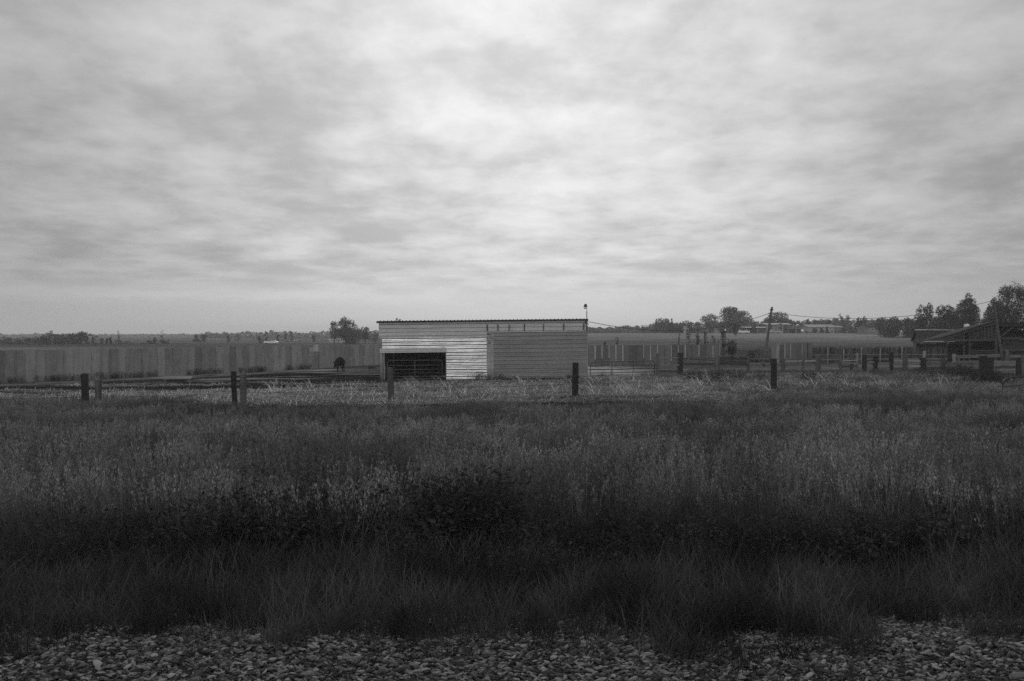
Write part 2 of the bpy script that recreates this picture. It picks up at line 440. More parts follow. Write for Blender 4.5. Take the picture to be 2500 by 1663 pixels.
# ------------------------------------------------------------------ instancing for uncountable vegetation
def scatter(name, protos, pts, rot, scl, idx, label, cat, tilt=None):
    me = bpy.data.meshes.new(name)
    me.vertices.add(len(pts)); me.vertices.foreach_set('co', np.asarray(pts, np.float32).reshape(-1))
    r = np.zeros((len(pts), 3), np.float32); r[:, 2] = rot
    if tilt is not None: r[:, 0] = tilt[:, 0]; r[:, 1] = tilt[:, 1]
    me.attributes.new('rot', 'FLOAT_VECTOR', 'POINT').data.foreach_set('vector', r.reshape(-1))
    s = np.asarray(scl, np.float32)
    if s.ndim == 1: s = np.stack([s, s, s], -1)
    me.attributes.new('scl', 'FLOAT_VECTOR', 'POINT').data.foreach_set('vector', s.reshape(-1))
    me.attributes.new('idx', 'INT', 'POINT').data.foreach_set('value', np.asarray(idx, np.int32))
    me.update()
    c = bpy.data.collections.new(name+'_kinds')
    for i, pm in enumerate(protos):
        c.objects.link(bpy.data.objects.new('%s_kind_%02d' % (name, i), pm))
    ng = bpy.data.node_groups.new(name, 'GeometryNodeTree')
    ng.interface.new_socket('Geometry', in_out='INPUT', socket_type='NodeSocketGeometry')
    ng.interface.new_socket('Geometry', in_out='OUTPUT', socket_type='NodeSocketGeometry')
    N = ng.nodes; L = ng.links
    gi = N.new('NodeGroupInput'); go = N.new('NodeGroupOutput')
    mp = N.new('GeometryNodeMeshToPoints'); ip = N.new('GeometryNodeInstanceOnPoints')
    ci = N.new('GeometryNodeCollectionInfo'); ci.inputs['Collection'].default_value = c
    ci.inputs['Separate Children'].default_value = True; ci.inputs['Reset Children'].default_value = True
    def attr(nm, dt):
        a = N.new('GeometryNodeInputNamedAttribute'); a.data_type = dt; a.inputs['Name'].default_value = nm
        return a.outputs[0]
    L.new(gi.outputs[0], mp.inputs[0]); L.new(mp.outputs[0], ip.inputs['Points'])
    L.new(ci.outputs[0], ip.inputs['Instance']); ip.inputs['Pick Instance'].default_value = True
    L.new(attr('idx', 'INT'), ip.inputs['Instance Index'])
    e = N.new('FunctionNodeEulerToRotation'); L.new(attr('rot', 'FLOAT_VECTOR'), e.inputs[0]); L.new(e.outputs[0], ip.inputs['Rotation'])
    L.new(attr('scl', 'FLOAT_VECTOR'), ip.inputs['Scale'])
    L.new(ip.outputs[0], go.inputs[0])
    ob = link(name, me); md = ob.modifiers.new('scatter', 'NODES'); md.node_group = ng
    return tag(ob, label, cat, None, 'stuff')

def blade_quads(rng, n, h, hv, rad, w, lean, segs=3, curve=0.6):
    out = []
    for _ in range(n):
        t = rng.uniform(0, 2*math.pi); r = rad*math.sqrt(rng.uniform(0, 1))
        b = np.array([r*math.cos(t), r*math.sin(t), -0.04])
        H = h*(1+rng.uniform(-hv, hv)); d = rng.uniform(0, 2*math.pi); le = rng.uniform(0.2, 1)*lean
        dv = np.array([math.cos(d), math.sin(d), 0]); fa = rng.uniform(0, 2*math.pi)
        sv = np.array([math.cos(fa), math.sin(fa), 0])
        P = []
        for s in range(segs+1):
            q = s/segs
            c = b + np.array([0, 0, 1])*H*(q-0.25*curve*le*q*q) + dv*H*le*(q**1.8)
            ww = w*(1-q**1.5)*0.5+w*0.06
            P.append((c-sv*ww, c+sv*ww))
        for s in range(segs):
            out.append((P[s][0], P[s][1], P[s+1][1], P[s+1][0]))
    return out
def plume_quads(rng, top, d, L, n, size):
    out = []
    for _ in range(n):
        q = rng.uniform(0, 1); c = top - d*L*q + rng.normal(0, size*0.5*(0.4+q), 3)
        a = rng.normal(0, 1, 3); a /= np.linalg.norm(a); b = np.cross(a, rng.normal(0, 1, 3)); b /= np.linalg.norm(b)
        a = a*0.4+d*0.9
        s = size*rng.uniform(0.5, 1.1)
        out.append((c-a*s*0.6-b*s*0.12, c-a*s*0.2+b*s*0.3, c+a*s*0.7+b*s*0.08, c+a*s*0.1-b*s*0.3))
    return out
def tall_tuft(seed, nb, ns, w):
    rng = np.random.default_rng(seed)
    q = blade_quads(rng, nb, 0.62, 0.35, 0.22, w, 0.55, 3)
    mi = [0]*len(q)
    for _ in range(ns):
        t = rng.uniform(0, 6.28); r = 0.2*math.sqrt(rng.uniform(0, 1))
        b = np.array([r*math.cos(t), r*math.sin(t), 0]); d = np.array([rng.normal(0.02, 0.10), rng.normal(0, 0.10), 1]); d /= np.linalg.norm(d)
        H = rng.uniform(0.75, 1.08); tp = b+d*H; sv = np.array([1, 0, 0])*w*0.22
        q.append((b-sv, b+sv, tp+sv*0.7, tp-sv*0.7)); mi.append(0)
        pl = plume_quads(rng, tp, d, 0.2, 17, 0.024+w*0.9); q += pl; mi += [1]*len(pl)
    return quads_mesh('grass_tuft', np.array(q), [M['grass'], M['seed']], np.array(mi))
def low_tuft(seed, nb, h, w, mat):
    rng = np.random.default_rng(seed)
    q = blade_quads(rng, nb, h, 0.5, 0.26, w, 0.9, 3, 0.8)
    return quads_mesh('low_tuft', np.array(q), [mat])
def leafy_tuft(seed, n, h, mat):
    rng = np.random.default_rng(seed); q = []
    stems = [(rng.normal(0, 0.16), rng.normal(0, 0.16), rng.normal(0, 0.25), rng.normal(0, 0.25)) for _ in range(9)]
    for (sx, sy, lx, ly) in stems:
        H = h*rng.uniform(0.6, 1.1)
        q.append(((sx-0.006, sy, 0), (sx+0.006, sy, 0), (sx+lx*H+0.003, sy+ly*H, H), (sx+lx*H-0.003, sy+ly*H, H)))
    for _ in range(n):
        sx, sy, lx, ly = stems[rng.integers(9)]
        z = h*rng.uniform(0.1, 1.05)
        c = np.array([sx+lx*z+rng.normal(0, 0.07), sy+ly*z+rng.normal(0, 0.07), z])
        a = rng.normal(0, 1, 3); a[2] *= 0.5; a /= np.linalg.norm(a); b = np.cross(a, np.array([0, 0, 1])+rng.normal(0, 0.4, 3)); b /= np.linalg.norm(b)
        s = rng.uniform(0.05, 0.10)
        q.append((c, c+a*s*0.5+b*s*0.28, c+a*s, c+a*s*0.5-b*s*0.28))
    return quads_mesh('leafy_tuft', np.array(q, float), [mat])
def straw_tuft(seed, n):
    rng = np.random.default_rng(seed); q = []
    for _ in range(n):
        c = np.array([rng.uniform(-0.6, 0.6), rng.uniform(-0.5, 0.5), rng.uniform(0.0, 0.07)])
        d = np.array([rng.normal(0, 1), rng.normal(0, 0.3), rng.normal(0.02, 0.09)]); d /= np.linalg.norm(d)
        L = rng.uniform(0.15, 0.55); s = np.cross(d, [0, 0.3, 1]); s = s/np.linalg.norm(s)*0.011
        q.append((c-d*L/2-s, c-d*L/2+s, c+d*L/2+s, c+d*L/2-s))
    return quads_mesh('straw_tuft', np.array(q), [M['straw']])

rng = np.random.default_rng(7)
def field_pts(y0, y1, dens, marg=2.5, xmul=0.67):
    """random points in the wedge of ground before the viewpoint and a margin to its sides"""
    out = []
    for y in np.arange(y0, y1, 0.5):
        hw = y*xmul+marg; n = rng.poisson(dens(y)*hw*2*0.5)
        out.append(np.stack([rng.uniform(-hw, hw, n), rng.uniform(y, y+0.5, n)], -1))
    return np.concatenate(out)

# tall seeding grass
tall = [tall_tuft(100+i, 34, 9, 0.010) for i in range(5)] + [tall_tuft(120+i, 26, 9, 0.018) for i in range(4)]
P = field_pts(10.0, 39.5, lambda y: 11 if y < 20 else 8)
x, y = P[:, 0], P[:, 1]
front = 11.6 + 2.2*(fbm(x*0.35, y*0+3, 51)-0.5)*2
back = 30.5 + 2.0*(fbm(x*0.2, y*0+8, 52)-0.5)*2 + 7.0*(1-sst(-16, -7, x)) + 6.5*sst(7, 14, x)
keep = (y > front) & (rng.uniform(0, 1, len(y)) < 1-0.985*sst(back-1.5, back+2.0, y))
P = P[keep]; x, y = P[:, 0], P[:, 1]
hh = np.interp(y, [10, 13, 20, 28, 34, 40], [1.18, 1.15, 0.95, 0.66, 0.46, 0.40])*(0.72+0.56*fbm(x*0.33, y*0.33, 53))*rng.uniform(0.8, 1.15, len(x))
hh *= np.interp(y, [10, 11.8], [0.85, 1.0])
pts = np.stack([x, y, ground_h(x, y)], -1)
idx = np.where(y < 17, rng.integers(0, 5, len(x)), rng.integers(5, 9, len(x)))
scl = np.stack([np.clip(hh*1.1, 0.7, 1.3), np.clip(hh*1.1, 0.7, 1.3), hh], -1)
scatter('tall_grass', tall, pts, rng.uniform(0, 6.28, len(x)), scl, idx, 'tall seeding grass filling the verge before the posts', 'grass', rng.normal(0, 0.09, (len(x), 2)))

# lower verge growth by the track
lowp = [low_tuft(200+i, 46, 0.42, 0.011, M['low']) for i in range(5)]
P = field_pts(5.6, 13.0, lambda y: 20, 1.5)
x, y = P[:, 0], P[:, 1]
edge = 6.80 + 0.5*(fbm(x*0.6, y*0+1, 61)-0.5)*2 + 1.25*np.exp(-((x-3.75)/0.6)**2) - 0.3*np.exp(-((x-1.7)/0.7)**2) - 0.5*np.exp(-((x+4.6)/1.0)**2)
keep = rng.uniform(0, 1, len(x)) < 0.085+0.915*sst(edge-0.35, edge+0.4, y)
P = P[keep]; x, y = P[:, 0], P[:, 1]; edge = edge[keep]
hh = (0.45+1.0*fbm(x*0.6, y*0.6, 62))*np.interp(y-edge, [-1, 0, 1.2, 3], [0.35, 0.55, 1.0, 1.25])
pts = np.stack([x, y, ground_h(x, y)], -1)
scatter('verge_grass', lowp, pts, rng.uniform(0, 6.28, len(x)), hh, rng.integers(0, 5, len(x)), 'low grass growing along the ballast edge, vignette darkening in its colour', 'grass', rng.normal(0, 0.12, (len(x), 2)))

# dark leafy weeds among the grass, along walls and fences
weeds = [leafy_tuft(300+i, 190, 0.85, M['weed']) for i in range(4)]
L_ = []
for (cx, cy, sx, sy, n, s) in ((-0.7, 11.9, 0.35, 0.35, 24, 1.3), (-3.4, 11.5, 0.9, 0.45, 48, 1.12), (-2.2, 12.0, 0.8, 0.5, 16, 1.1), (-6.4, 11.3, 1.2, 0.4, 14, 0.85), (2.9, 11.4, 1.6, 0.4, 40, 0.9), (6.0, 11.5, 1.8, 0.4, 50, 0.9), (0.6, 10.3, 1.5, 0.5, 26, 0.7)):
    for _ in range(n): L_.append((rng.normal(cx, sx), rng.normal(cy, sy), s*rng.uniform(0.7, 1.2)))
for _ in range(100):     # shed foot
    xx = rng.uniform(-3.6, 6.2); L_.append((xx, 60.6-abs(rng.normal(0, 0.25)), rng.uniform(0.35, 0.8)*(0.3+1.0*vnoise(np.array([xx*0.9]), np.array([2.2]), 8)[0])*(1.0 if -2.6 < xx < 0.4 else 0.8)))
d_ = FB-FA
for _ in range(190):     # long fence foot
    t = rng.uniform(0, 0.72); o_ = abs(rng.normal(0.15, 0.25))
    if vnoise(np.array([t*16]), np.array([0.5]), 4)[0] < 0.45: continue
    L_.append((FA.x+d_.x*t+o_*0.8, FA.y+d_.y*t-o_*0.6, rng.uniform(0.35, 0.75)))
for (u, v, n, su, s) in ((1740, 929, 34, 34, 0.9), (1990, 934, 10, 14, 0.7), (1650, 921, 8, 30, 0.4), (1480, 916, 6, 12, 0.5), (1850, 918, 5, 14, 0.5), (2330, 930, 30, 40, 1.0), (2200, 925, 40, 80, 0.6), (2420, 950, 40, 30, 0.9), (912, 922, 8, 8, 0.5)):
    Yb = 3.3*F/(v-815)
    for _ in range(n): L_.append((X_(rng.normal(u, su), Yb), rng.normal(Yb, 0.9), s*rng.uniform(0.6, 1.2)))
L_ = np.array(L_); pts = np.stack([L_[:, 0], L_[:, 1], ground_h(L_[:, 0], L_[:, 1])-0.03], -1)
scatter('weeds', weeds, pts, rng.uniform(0, 6.28, len(L_)), L_[:, 2], rng.integers(0, 4, len(L_)), 'dark leafy weeds by the shed, fences and ditch', 'weeds')

# straw litter and short dead grass
strawp = [straw_tuft(400+i, 46) for i in range(5)]
N_ = 15000
x = rng.uniform(-34, 30, N_); y = rng.uniform(35, 62, N_)
dn = fbm(x*0.22+4, y*0.6, 14); ny_ = fbm(x*0.12, y*0.6, 31); n_s = fbm(x*0.16, y*0.55, 11)
pr = 1-0.85*sst(0.46, 0.60, dn)
inyard = (x < -8) & (y > 50); inwl = (x < -14) & (y <= 52)
pr = np.where(inwl, sst(0.45, 0.56, ny_), pr); pr = np.where(inyard, sst(0.60, 0.68, n_s), pr)
pr = np.where((y > 59.5) & (x > -9.5) & (x < 6.5), 0, pr)
pr = np.where(x > 14, pr*0.45, pr)
keep = rng.uniform(0, 1, N_) < pr; x = x[keep]; y = y[keep]
scatter('straw', strawp, np.stack([x, y, ground_h(x, y)+0.01], -1), rng.uniform(-0.25, 0.25, len(x)), rng.uniform(0.7, 1.5, len(x)), rng.integers(0, 5, len(x)), 'pale straw litter strewn before the shed', 'straw')
def stalk_tuft(seed):
    rg = np.random.default_rng(seed); q = []
    for _ in range(rg.integers(2, 5)):
        b0 = np.array([rg.normal(0, 0.12), rg.normal(0, 0.1), -0.03]); d = np.array([rg.normal(0, 0.75), rg.normal(0, 0.3), 1.0]); d /= np.linalg.norm(d); L = rg.uniform(0.45, 1.0)
        md = b0+d*L*0.6; e = md+(d+np.array([d[0]*0.8, 0, -0.35]))*L*0.4; s_ = np.array([0.011, 0, 0.004])
        q.append((b0-s_, b0+s_, md+s_*0.8, md-s_*0.8)); q.append((md-s_*0.8, md+s_*0.8, e+s_*0.4, e-s_*0.4))
    return quads_mesh('stalk_tuft', np.array(q), [M['straw']])
N_ = 190
x = rng.uniform(-16, 24, N_); y = rng.uniform(39, 60, N_)
keep = (x > -8) | (y < 53); x = x[keep]; y = y[keep]
scatter('dead_stalks', [stalk_tuft(450+i) for i in range(6)], np.stack([x, y, ground_h(x, y)], -1), rng.uniform(-0.4, 0.4, len(x)), rng.uniform(0.6, 1.25, len(x)), rng.integers(0, 6, len(x)), 'pale dead weed stalks leaning over the straw', 'dead stalks')
# short grass over the trampled ground and field edge
shortp = [low_tuft(230+i, 40, 0.26, 0.016, M['grass']) for i in range(4)]
N_ = 5200
x = rng.uniform(-34, 38, N_); y = rng.uniform(37, 66, N_)
pr = 0.03+0.75*sst(8, 15, x)*sst(64, 58, y) + 0.2*sst(40, 37, y) + 0.22*sst(0.48, 0.6, fbm(x*0.22+4, y*0.6, 14))*(x > -6)
pr = np.where((y > 60.2) & (x > -10) & (x < 6.5), 0, pr)
pr = np.where((x < -8) & (y > 44), pr*0.1, pr)
keep = rng.uniform(0, 1, N_) < pr; x = x[keep]; y = y[keep]
scatter('short_grass', shortp, np.stack([x, y, ground_h(x, y)], -1), rng.uniform(0, 6.28, len(x)), rng.uniform(0.6, 1.6, len(x)), rng.integers(0, 4, len(x)), 'short rough grass on the trampled ground', 'grass')

# ballast stones
def stone(seed):
    rg = np.random.default_rng(seed); b = MB(); b.ellipsoid((0, 0, 0), (1, 0.85, 0.65), 7, 5)
    v = np.array(b.v); v *= (1+rg.normal(0, 0.17, (len(v), 1)))
    for _ in range(4):
        n = rg.normal(0, 1, 3); n /= np.linalg.norm(n); dd = v@n; v -= np.outer(np.maximum(dd-0.6, 0), n)
    b.v = [tuple(p) for p in v]
    return b.mesh('stone', M['stone'])
stones = [stone(500+i) for i in range(7)]
N_ = 100000
x = rng.uniform(-7.0, 7.0, N_); y = rng.uniform(5.2, 8.9, N_)
keep = rng.uniform(0, 1, N_) < 1-sst(8.0, 8.9, y); x = x[keep]; y = y[keep]
s = 0.005+0.019*rng.uniform(0, 1, len(x))**2.2
s = np.where(rng.uniform(0, 1, len(x)) < 0.03, s*1.7, s)
tl = rng.normal(0, 0.35, (len(x), 2))
scatter('track_ballast', stones, np.stack([x, y, ground_h(x, y)+s*0.35+rng.uniform(0, 0.025, len(x))], -1), rng.uniform(-0.7, 0.7, len(x)), np.stack([s*2.0, s, s*0.75], -1), rng.integers(0, 7, len(x)), 'crushed stone ballast at the foot of the picture', 'gravel', tl)

# ------------------------------------------------------------------ the metal shed
SY = 61.0
o0 = at(1180, 930, SY)
shed = thing('metal_shed', 'long low corrugated metal shed with a dark open bay', 'shed', (o0.x, SY, 0.13))
shed.rotation_euler = (0, -R(0.62), 0)
OX = o0.x
def sx(u): return X_(u, SY)-OX
def sz(v): return Z_(v, SY)-0.13
# un-tilted coordinates: heights read at the middle of the wall
ZT = sz(781.5); D = 7.2
uL, uR = sx(926), sx(1433)
def ribbed(x0, x1, z0, z1, pitch, depth, yface=0.0, kind='sine', seg=8, lap=None):
    """sheet with ribs running along x; a real corrugated section swept sideways, 2.5 mm steps kept as thickness"""
    b = MB(); n = max(2, int(round((z1-z0)/pitch*seg)))
    prof = []
    for i in range(n+1):
        z = z0+(z1-z0)*i/n; ph = ((z-z0)/pitch) % 1
        if kind == 'sine': kk = int((z-z0)/pitch); am = 0.35+0.85*(math.sin(kk*12.9898+3.1)*43758.5453 % 1); d = depth*(0.5+am*0.36*math.cos(2*math.pi*ph)+0.2*math.cos(4*math.pi*ph+0.6+am)); d = d*1.0 if ph > -1 else d
        else: d = depth*max(0, 1-abs(ph-0.5)/0.09) if True else 0
        if lap: d += 0.025*(((z-z0)/lap) % 1 < 0.06)
        prof.append((yface-d, z))
    vs = []; fs = []
    xsx = np.linspace(x0, x1, 9)
    for xx in xsx:
        for (yy, z) in prof: vs.append((xx, yy, z))
    for xx in xsx:
        for (yy, z) in prof: vs.append((xx, yy+0.02, z))
    k = n+1; off = len(xsx)*k
    for j in range(len(xsx)-1):
        for i in range(n):
            a = j*k+i
            fs.append((a, a+k, a+k+1, a+1)); fs.append((off+a, off+a+1, off+a+k+1, off+a+k))
    b.add(vs, fs)
    return b
def sheet(name, *a, mat=None, label=None, **k):
    o = ribbed(*a, **k).build(name, mat, shed, smooth=False)
    if label: o['label'] = label
    return o
sheet('upper_siding', uL, uR, sz(822), ZT-0.06, 0.285, 0.04, 0.0, 'rib', 24, mat=M['siding'], label='dull ribbed siding under the roof edge')
sheet('corrugated_sheet', sx(934), sx(1189), sz(848), sz(822.5), 0.265, 0.052, 0.01, 'sine', 14, mat=M['galv'], label='bright corrugated sheet over the open bay')
sheet('corrugated_sheet', sx(1090), sx(1189), sz(925), sz(848.2), 0.265, 0.052, 0.004, 'sine', 14, mat=M['galv'], label='bright corrugated sheet right of the open bay')
sheet('header_sheet', sx(928), sx(1089.5), sz(859), sz(848.3), 0.14, 0.05, -0.05, 'sine', mat=M['siding'], label='grey corrugated header strip')
sheet('dark_siding', sx(1206), uR, sz(925), sz(813), 0.31, 0.035, -0.035, 'rib', 24, 0.93, mat=M['oldsheet'], label='dark ribbed siding of the closed half')
sheet('patch_strip', sx(1189.3), sx(1205.8), sz(925), sz(813), 0.31, 0.02, -0.03, 'rib', 24, mat=M['patch'], label='patched vertical strip with torn dark marks')
b = MB()      # torn flakes
rgp = random.Random(4)
for (u, v, du, dv) in ((1193, 816, 5, 1.5), (1198, 817, 2.5, 2), (1191, 826, 3, 1.2), (1199, 824.5, 5, 1.3), (1203, 827, 2, 2.2), (1195, 834, 2, 1.4), (1195, 838, 4.5, 1.1), (1199, 836, 1.6, 1.8), (1201, 856.5, 3, .8), (1196, 845, 2, .6)):
    b = MB(); b.box(sx(u-du/2), sx(u+du/2), -0.085, -0.052, sz(v+dv/2), sz(v-dv/2)); b.build('torn_flake', M['black'], shed)
b = MB()      # dark seam between upper siding and lower siding on the right, and drip trim
b.box(sx(1189), uR, -0.075, -0.0355, sz(813)+0.004, sz(812)); b.build('seam_trim', M['batten'], shed)
for (u, w, dk) in ((1191, 4.2, 1), (1217, 4, 0), (1244.5, 3, 0), (1281.5, 3.6, 1), (1328, 3, 0), (1377.5, 3.6, 1), (1426, 4, 0)):
    b = MB(); b.box(sx(u-w*0.36), sx(u+w*0.36), -0.075, -0.036, sz(808.6), sz(792.5))
    b.build('batten', M['batten'] if dk else M['greywood'], shed)
b = MB(); b.box(uR+0.002, uR+0.09, -0.06, 0.12, sz(926), ZT-0.03); b.build('corner_trim', M['railpale'], shed)
# roof, falling to the back, with standing ribs that show along the front edge
b = MB()
drop = 0.55
rx0, rx1 = uL-0.10, uR+0.12
def rp(x, y, dz): return (x, y, ZT+dz-drop*(y+0.25)/D)
vs = [rp(rx0, -0.25, -0.10), rp(rx1, -0.25, -0.10), rp(rx1, D+.2, -0.10), rp(rx0, D+.2, -0.10), rp(rx0, -0.25, 0), rp(rx1, -0.25, 0), rp(rx1, D+.2, 0), rp(rx0, D+.2, 0)]
b.add(vs, [(3, 2, 1, 0), (4, 5, 6, 7), (0, 1, 5, 4), (1, 2, 6, 5), (2, 3, 7, 6), (3, 0, 4, 7)])
k = rx0+0.25
while k < rx1-0.1:
    a0, a1 = rp(k-0.035, -0.26, 0.002), rp(k-0.035, D+.2, 0.002)
    vs = [a0, (k+0.035, a0[1], a0[2]), (k+0.018, a0[1], a0[2]+0.045), (k-0.018, a0[1], a0[2]+0.045), a1, (k+0.035, a1[1], a1[2]), (k+0.018, a1[1], a1[2]+0.045), (k-0.018, a1[1], a1[2]+0.045)]
    b.add(vs, [(0, 1, 2, 3), (7, 6, 5, 4), (1, 5, 6, 2), (2, 6, 7, 3), (3, 7, 4, 0)]); k += 0.283
b.build('roof', M['roofdark'], shed)
b = MB(); b.box(rx0-0.02, rx0+0.06, -0.30, -0.262, ZT-0.17, ZT+0.0); b.build('eave_end', M['roofdark'], shed); b = MB(); b.box(rx1-0.14, rx1, -0.30, -0.262, ZT-0.17, ZT-0.0); b.build('eave_end', M['roofdark'], shed)
# carcass: side walls, back wall, inner partition, floor-level dark inside
b = MB()
b.box(uL, uL+0.06, 0.03, D, sz(822)+0.5, ZT-0.75); b.box(uL+0.002, uL+0.055, 2.2, D, -0.1, sz(822)+0.49)
b.build('side_wall', M['siding'], shed)
b = MB(); b.box(uR-0.06, uR, 0.13, D, -0.1, ZT-0.75); b.build('side_wall', M['oldsheet'], shed)
b = MB(); b.box(uL+0.07, uR-0.07, D-0.08, D-0.02, -0.1, ZT-0.78); b.build('back_wall', M['interior'], shed)
b = MB(); b.box(sx(1088.5), sx(1091.5)+0.04, 0.04, D-0.1, -0.1, sz(823)); b.build('partition', M['interior'], shed)
b = MB(); b.box(uL+0.07, sx(1088), 0.06, D-0.1, sz(857), sz(857)+0.05); b.build('ceiling_boards', M['interior'], shed)
b = MB(); b.tube([(sx(932.2), 0.05, -0.15), (sx(932), 0.05, 1.2), (sx(931.5), 0.05, sz(860))], [0.15, 0.135, 0.125], 10)
b.build('door_post', M['palewood'], shed, True)
for (u, y_) in ((938.5, 0.5), (941, 1.2)):
    b = MB(); b.tube([(sx(u), y_, -0.15), (sx(u), y_, sz(890))], [0.07, 0.06], 8); b.build('inner_post', M['greywood'], shed, True)
b = MB(); b.box(sx(1088), sx(1090), -0.06, 0.03, sz(930), sz(859)); b.build('door_jamb', M['greywood'], shed)

def tube_gate(name, label, p0, p1, h0, h1, bars, verts, rad, mat, curve=0.35, group=None):
    """farm gate of bent tube from p0 to p1 (feet on ground), bars: fractions of height"""
    p0 = Vector(p0); p1 = Vector(p1); o = thing(name, label, 'gate', tuple((p0+p1)/2), 0, group)
    c = (p0+p1)/2
    def pt(s, z): q = p0.lerp(p1, s); return Vector((q.x-c.x, q.y-c.y, q.z-c.z+z+(0)))
    L = (p1-p0).length; e = curve/L
    H = lambda s: h0+(h1-h0)*s
    path = [pt(0, 0.12), pt(0, H(0)-curve)]
    for k in range(1, 6):
        t = k/6*math.pi/2; path.append(pt(e*(1-math.cos(t)), H(0)-curve+curve*math.sin(t)))
    path.append(pt(e, H(e)))
    path.append(pt(1-e, H(1-e)))
    for k in range(1, 6):
        t = k/6*math.pi/2; path.append(pt(1-e+e*math.sin(t), H(1)-curve+curve*math.cos(t)))
    path += [pt(1, H(1)-curve), pt(1, 0.12)]
    b = MB(); b.tube(path, rad, 8); b.build('frame', mat, o, True)
    for f in bars:
        b = MB(); b.tube([pt(0.002, H(0)*f), pt(0.998, H(1)*f)], rad*0.8, 6); b.build('rail', mat, o, True)
    for s in verts:
        b = MB(); b.tube([pt(s, 0.13), pt(s, H(s))], rad*0.9, 6); b.build('upright', mat, o, True)
    return o
gY = SY+0.35
g0 = at(946, 928, gY); g1 = at(1080, 926, gY)
tube_gate('tube_gate', 'light tube gate standing inside the dark shed bay', (g0.x, gY, g0.z), (g1.x, gY, g1.z), 1.50, 1.48, (0.74, 0.53, 0.34, 0.17, 0.04), (0.5,), 0.03, M['gate'], 0.25, 'tube gates of the corral')
# round tub in the bay
tp = at(1006, 929, SY+1.2); b = MB()
ring = [(0.62, 0.0), (0.68, 0.28), (0.70, 0.30), (0.66, 0.31), (0.60, 0.06), (0.0, 0.05)]
n = 20; vs = []; fs = []
for (r, z) in ring:
    for i in range(n): vs.append((r*math.cos(6.2832*i/n), r*math.sin(6.2832*i/n), z))
for j in range(len(ring)-1):
    for i in range(n): fs.append((j*n+i, j*n+(i+1) % n, (j+1)*n+(i+1) % n, (j+1)*n+i))
b.add(vs, fs); o = b.build('feed_tub', M['gate'], None, True); o.location = (tp.x, SY+1.2, gz(tp.x, SY+1.2)+0.02)
tag(o, 'round feed tub lying behind the gate in the shed bay', 'tub')
# two small caps on the roof
for (u, v0, v1, lab) in ((968.8, 783, 776.5, 'pale taller cap standing near the left end of the shed roof'), (976.3, 783, 779, 'small low cap right beside the taller roof cap')):
    a = at(u, v0, SY+1.0); t = at(u, v1, SY+1.0); r = 0.06
    zr = a.z-0.08; o = thing('turbine_vent', lab, 'roof vent', (a.x, SY+1.0, zr), 0, 'caps on the shed roof'); H = t.z-zr
    b = MB(); b.tube([(0, 0, -0.1), (0, 0, H*0.55)], r*0.7, 8); b.build('stem', M['palewall'], o, True)
    b = MB(); b.ellipsoid((0, 0, H*0.72), (r*1.5, r*1.5, H*0.28)); b.build('hood', M['palewall'], o, True)

# yard light on its pole at the shed corner
a = at(1432.5, 780, SY-0.1); lt = thing('yard_light', 'hooded yard light on a short pole at the shed corner', 'lamp', (a.x, SY-0.12, a.z-0.3))
zz = lambda v: Z_(v, SY-0.1)-(a.z-0.3)
b = MB(); b.tube([(0, 0, -0.6), (0, 0, zz(760))], 0.032, 8); b.build('pole', M['greywood'], lt, True)
b = MB(); b.tube([(0, 0, zz(760)), (0.01, 0, zz(755)), (-0.01, 0, zz(751)), (-0.06, 0, zz(749))], 0.022, 8); b.build('arm', M['white'], lt, True)
cxl = X_(1429.5, SY-0.1)-a.x
b = MB(); b.tube([(cxl-0.01, 0, zz(749.5)), (cxl-0.01, 0, zz(748.5)), (cxl, 0, zz(745)), (cxl, 0, zz(742))], [0.14, 0.15, 0.11, 0.075], 14); b.build('hood', M['lampshade'], lt, True)
b = MB(); b.tube([(cxl-0.01, 0, zz(754.4)), (cxl-0.01, 0, zz(752)), (cxl-0.01, 0, zz(749.6))], [0.10, 0.125, 0.13], 14); b.build('lens', M['lampglass'], lt, True)
b = MB(); b.tube([(0.02, 0.0, zz(787)), (-0.1, -0.05, zz(784)), (-0.16, -0.05, zz(792)), (-0.05, -0.03, zz(786)), (0.1, -0.02, zz(790)), (0.17, 0, zz(793)), (0.1, 0, zz(791))], 0.022, 6); b.build('service_wiring', M['cable'], lt, True)

# ------------------------------------------------------------------ cables and the two leaning poles
PYL = 76.0
def pole(name, label, ut, vt, ub, vb, Y, r0, r1, mat):
    t = at(ut, vt, Y); bt = at(ub, vb, Y); zb = gz(bt.x, Y)
    k = (zb-0.3-bt.z)/(bt.z-t.z); foot = bt+(bt-t)*k
    o = thing(name, label, 'utility pole', tuple(foot), 0, 'leaning poles carrying the cable')
    b = MB(); top = t-foot
    b.tube([(0, 0, 0), top*0.3+Vector((0.02, 0, 0)), top*0.6, top*0.9+Vector((-0.02, 0, 0)), top], [r0, r0*0.95, (r0+r1)/2, r1*1.02, r1], 10)
    b.build('shaft', mat, o, True)
    b = MB(); q = top*0.955; b.box(q.x-r1*1.4, q.x+r1*1.4, q.y-r1*1.4, q.y+r1*1.4, q.z-0.05, q.z+0.05); b.build('cable_clamp', M['lampshade'], o)
    return t, foot
t1, f1 = pole('utility_pole', 'grey utility pole leaning right above the corral rails', 1885, 749.5, 1862, 905, PYL, 0.135, 0.095, M['greywood'])
t2, f2 = pole('utility_pole', 'dark utility pole leaning left in front of the old barn', 2426.5, 731, 2447, 881, 74.0, 0.12, 0.085, M['greywood'])
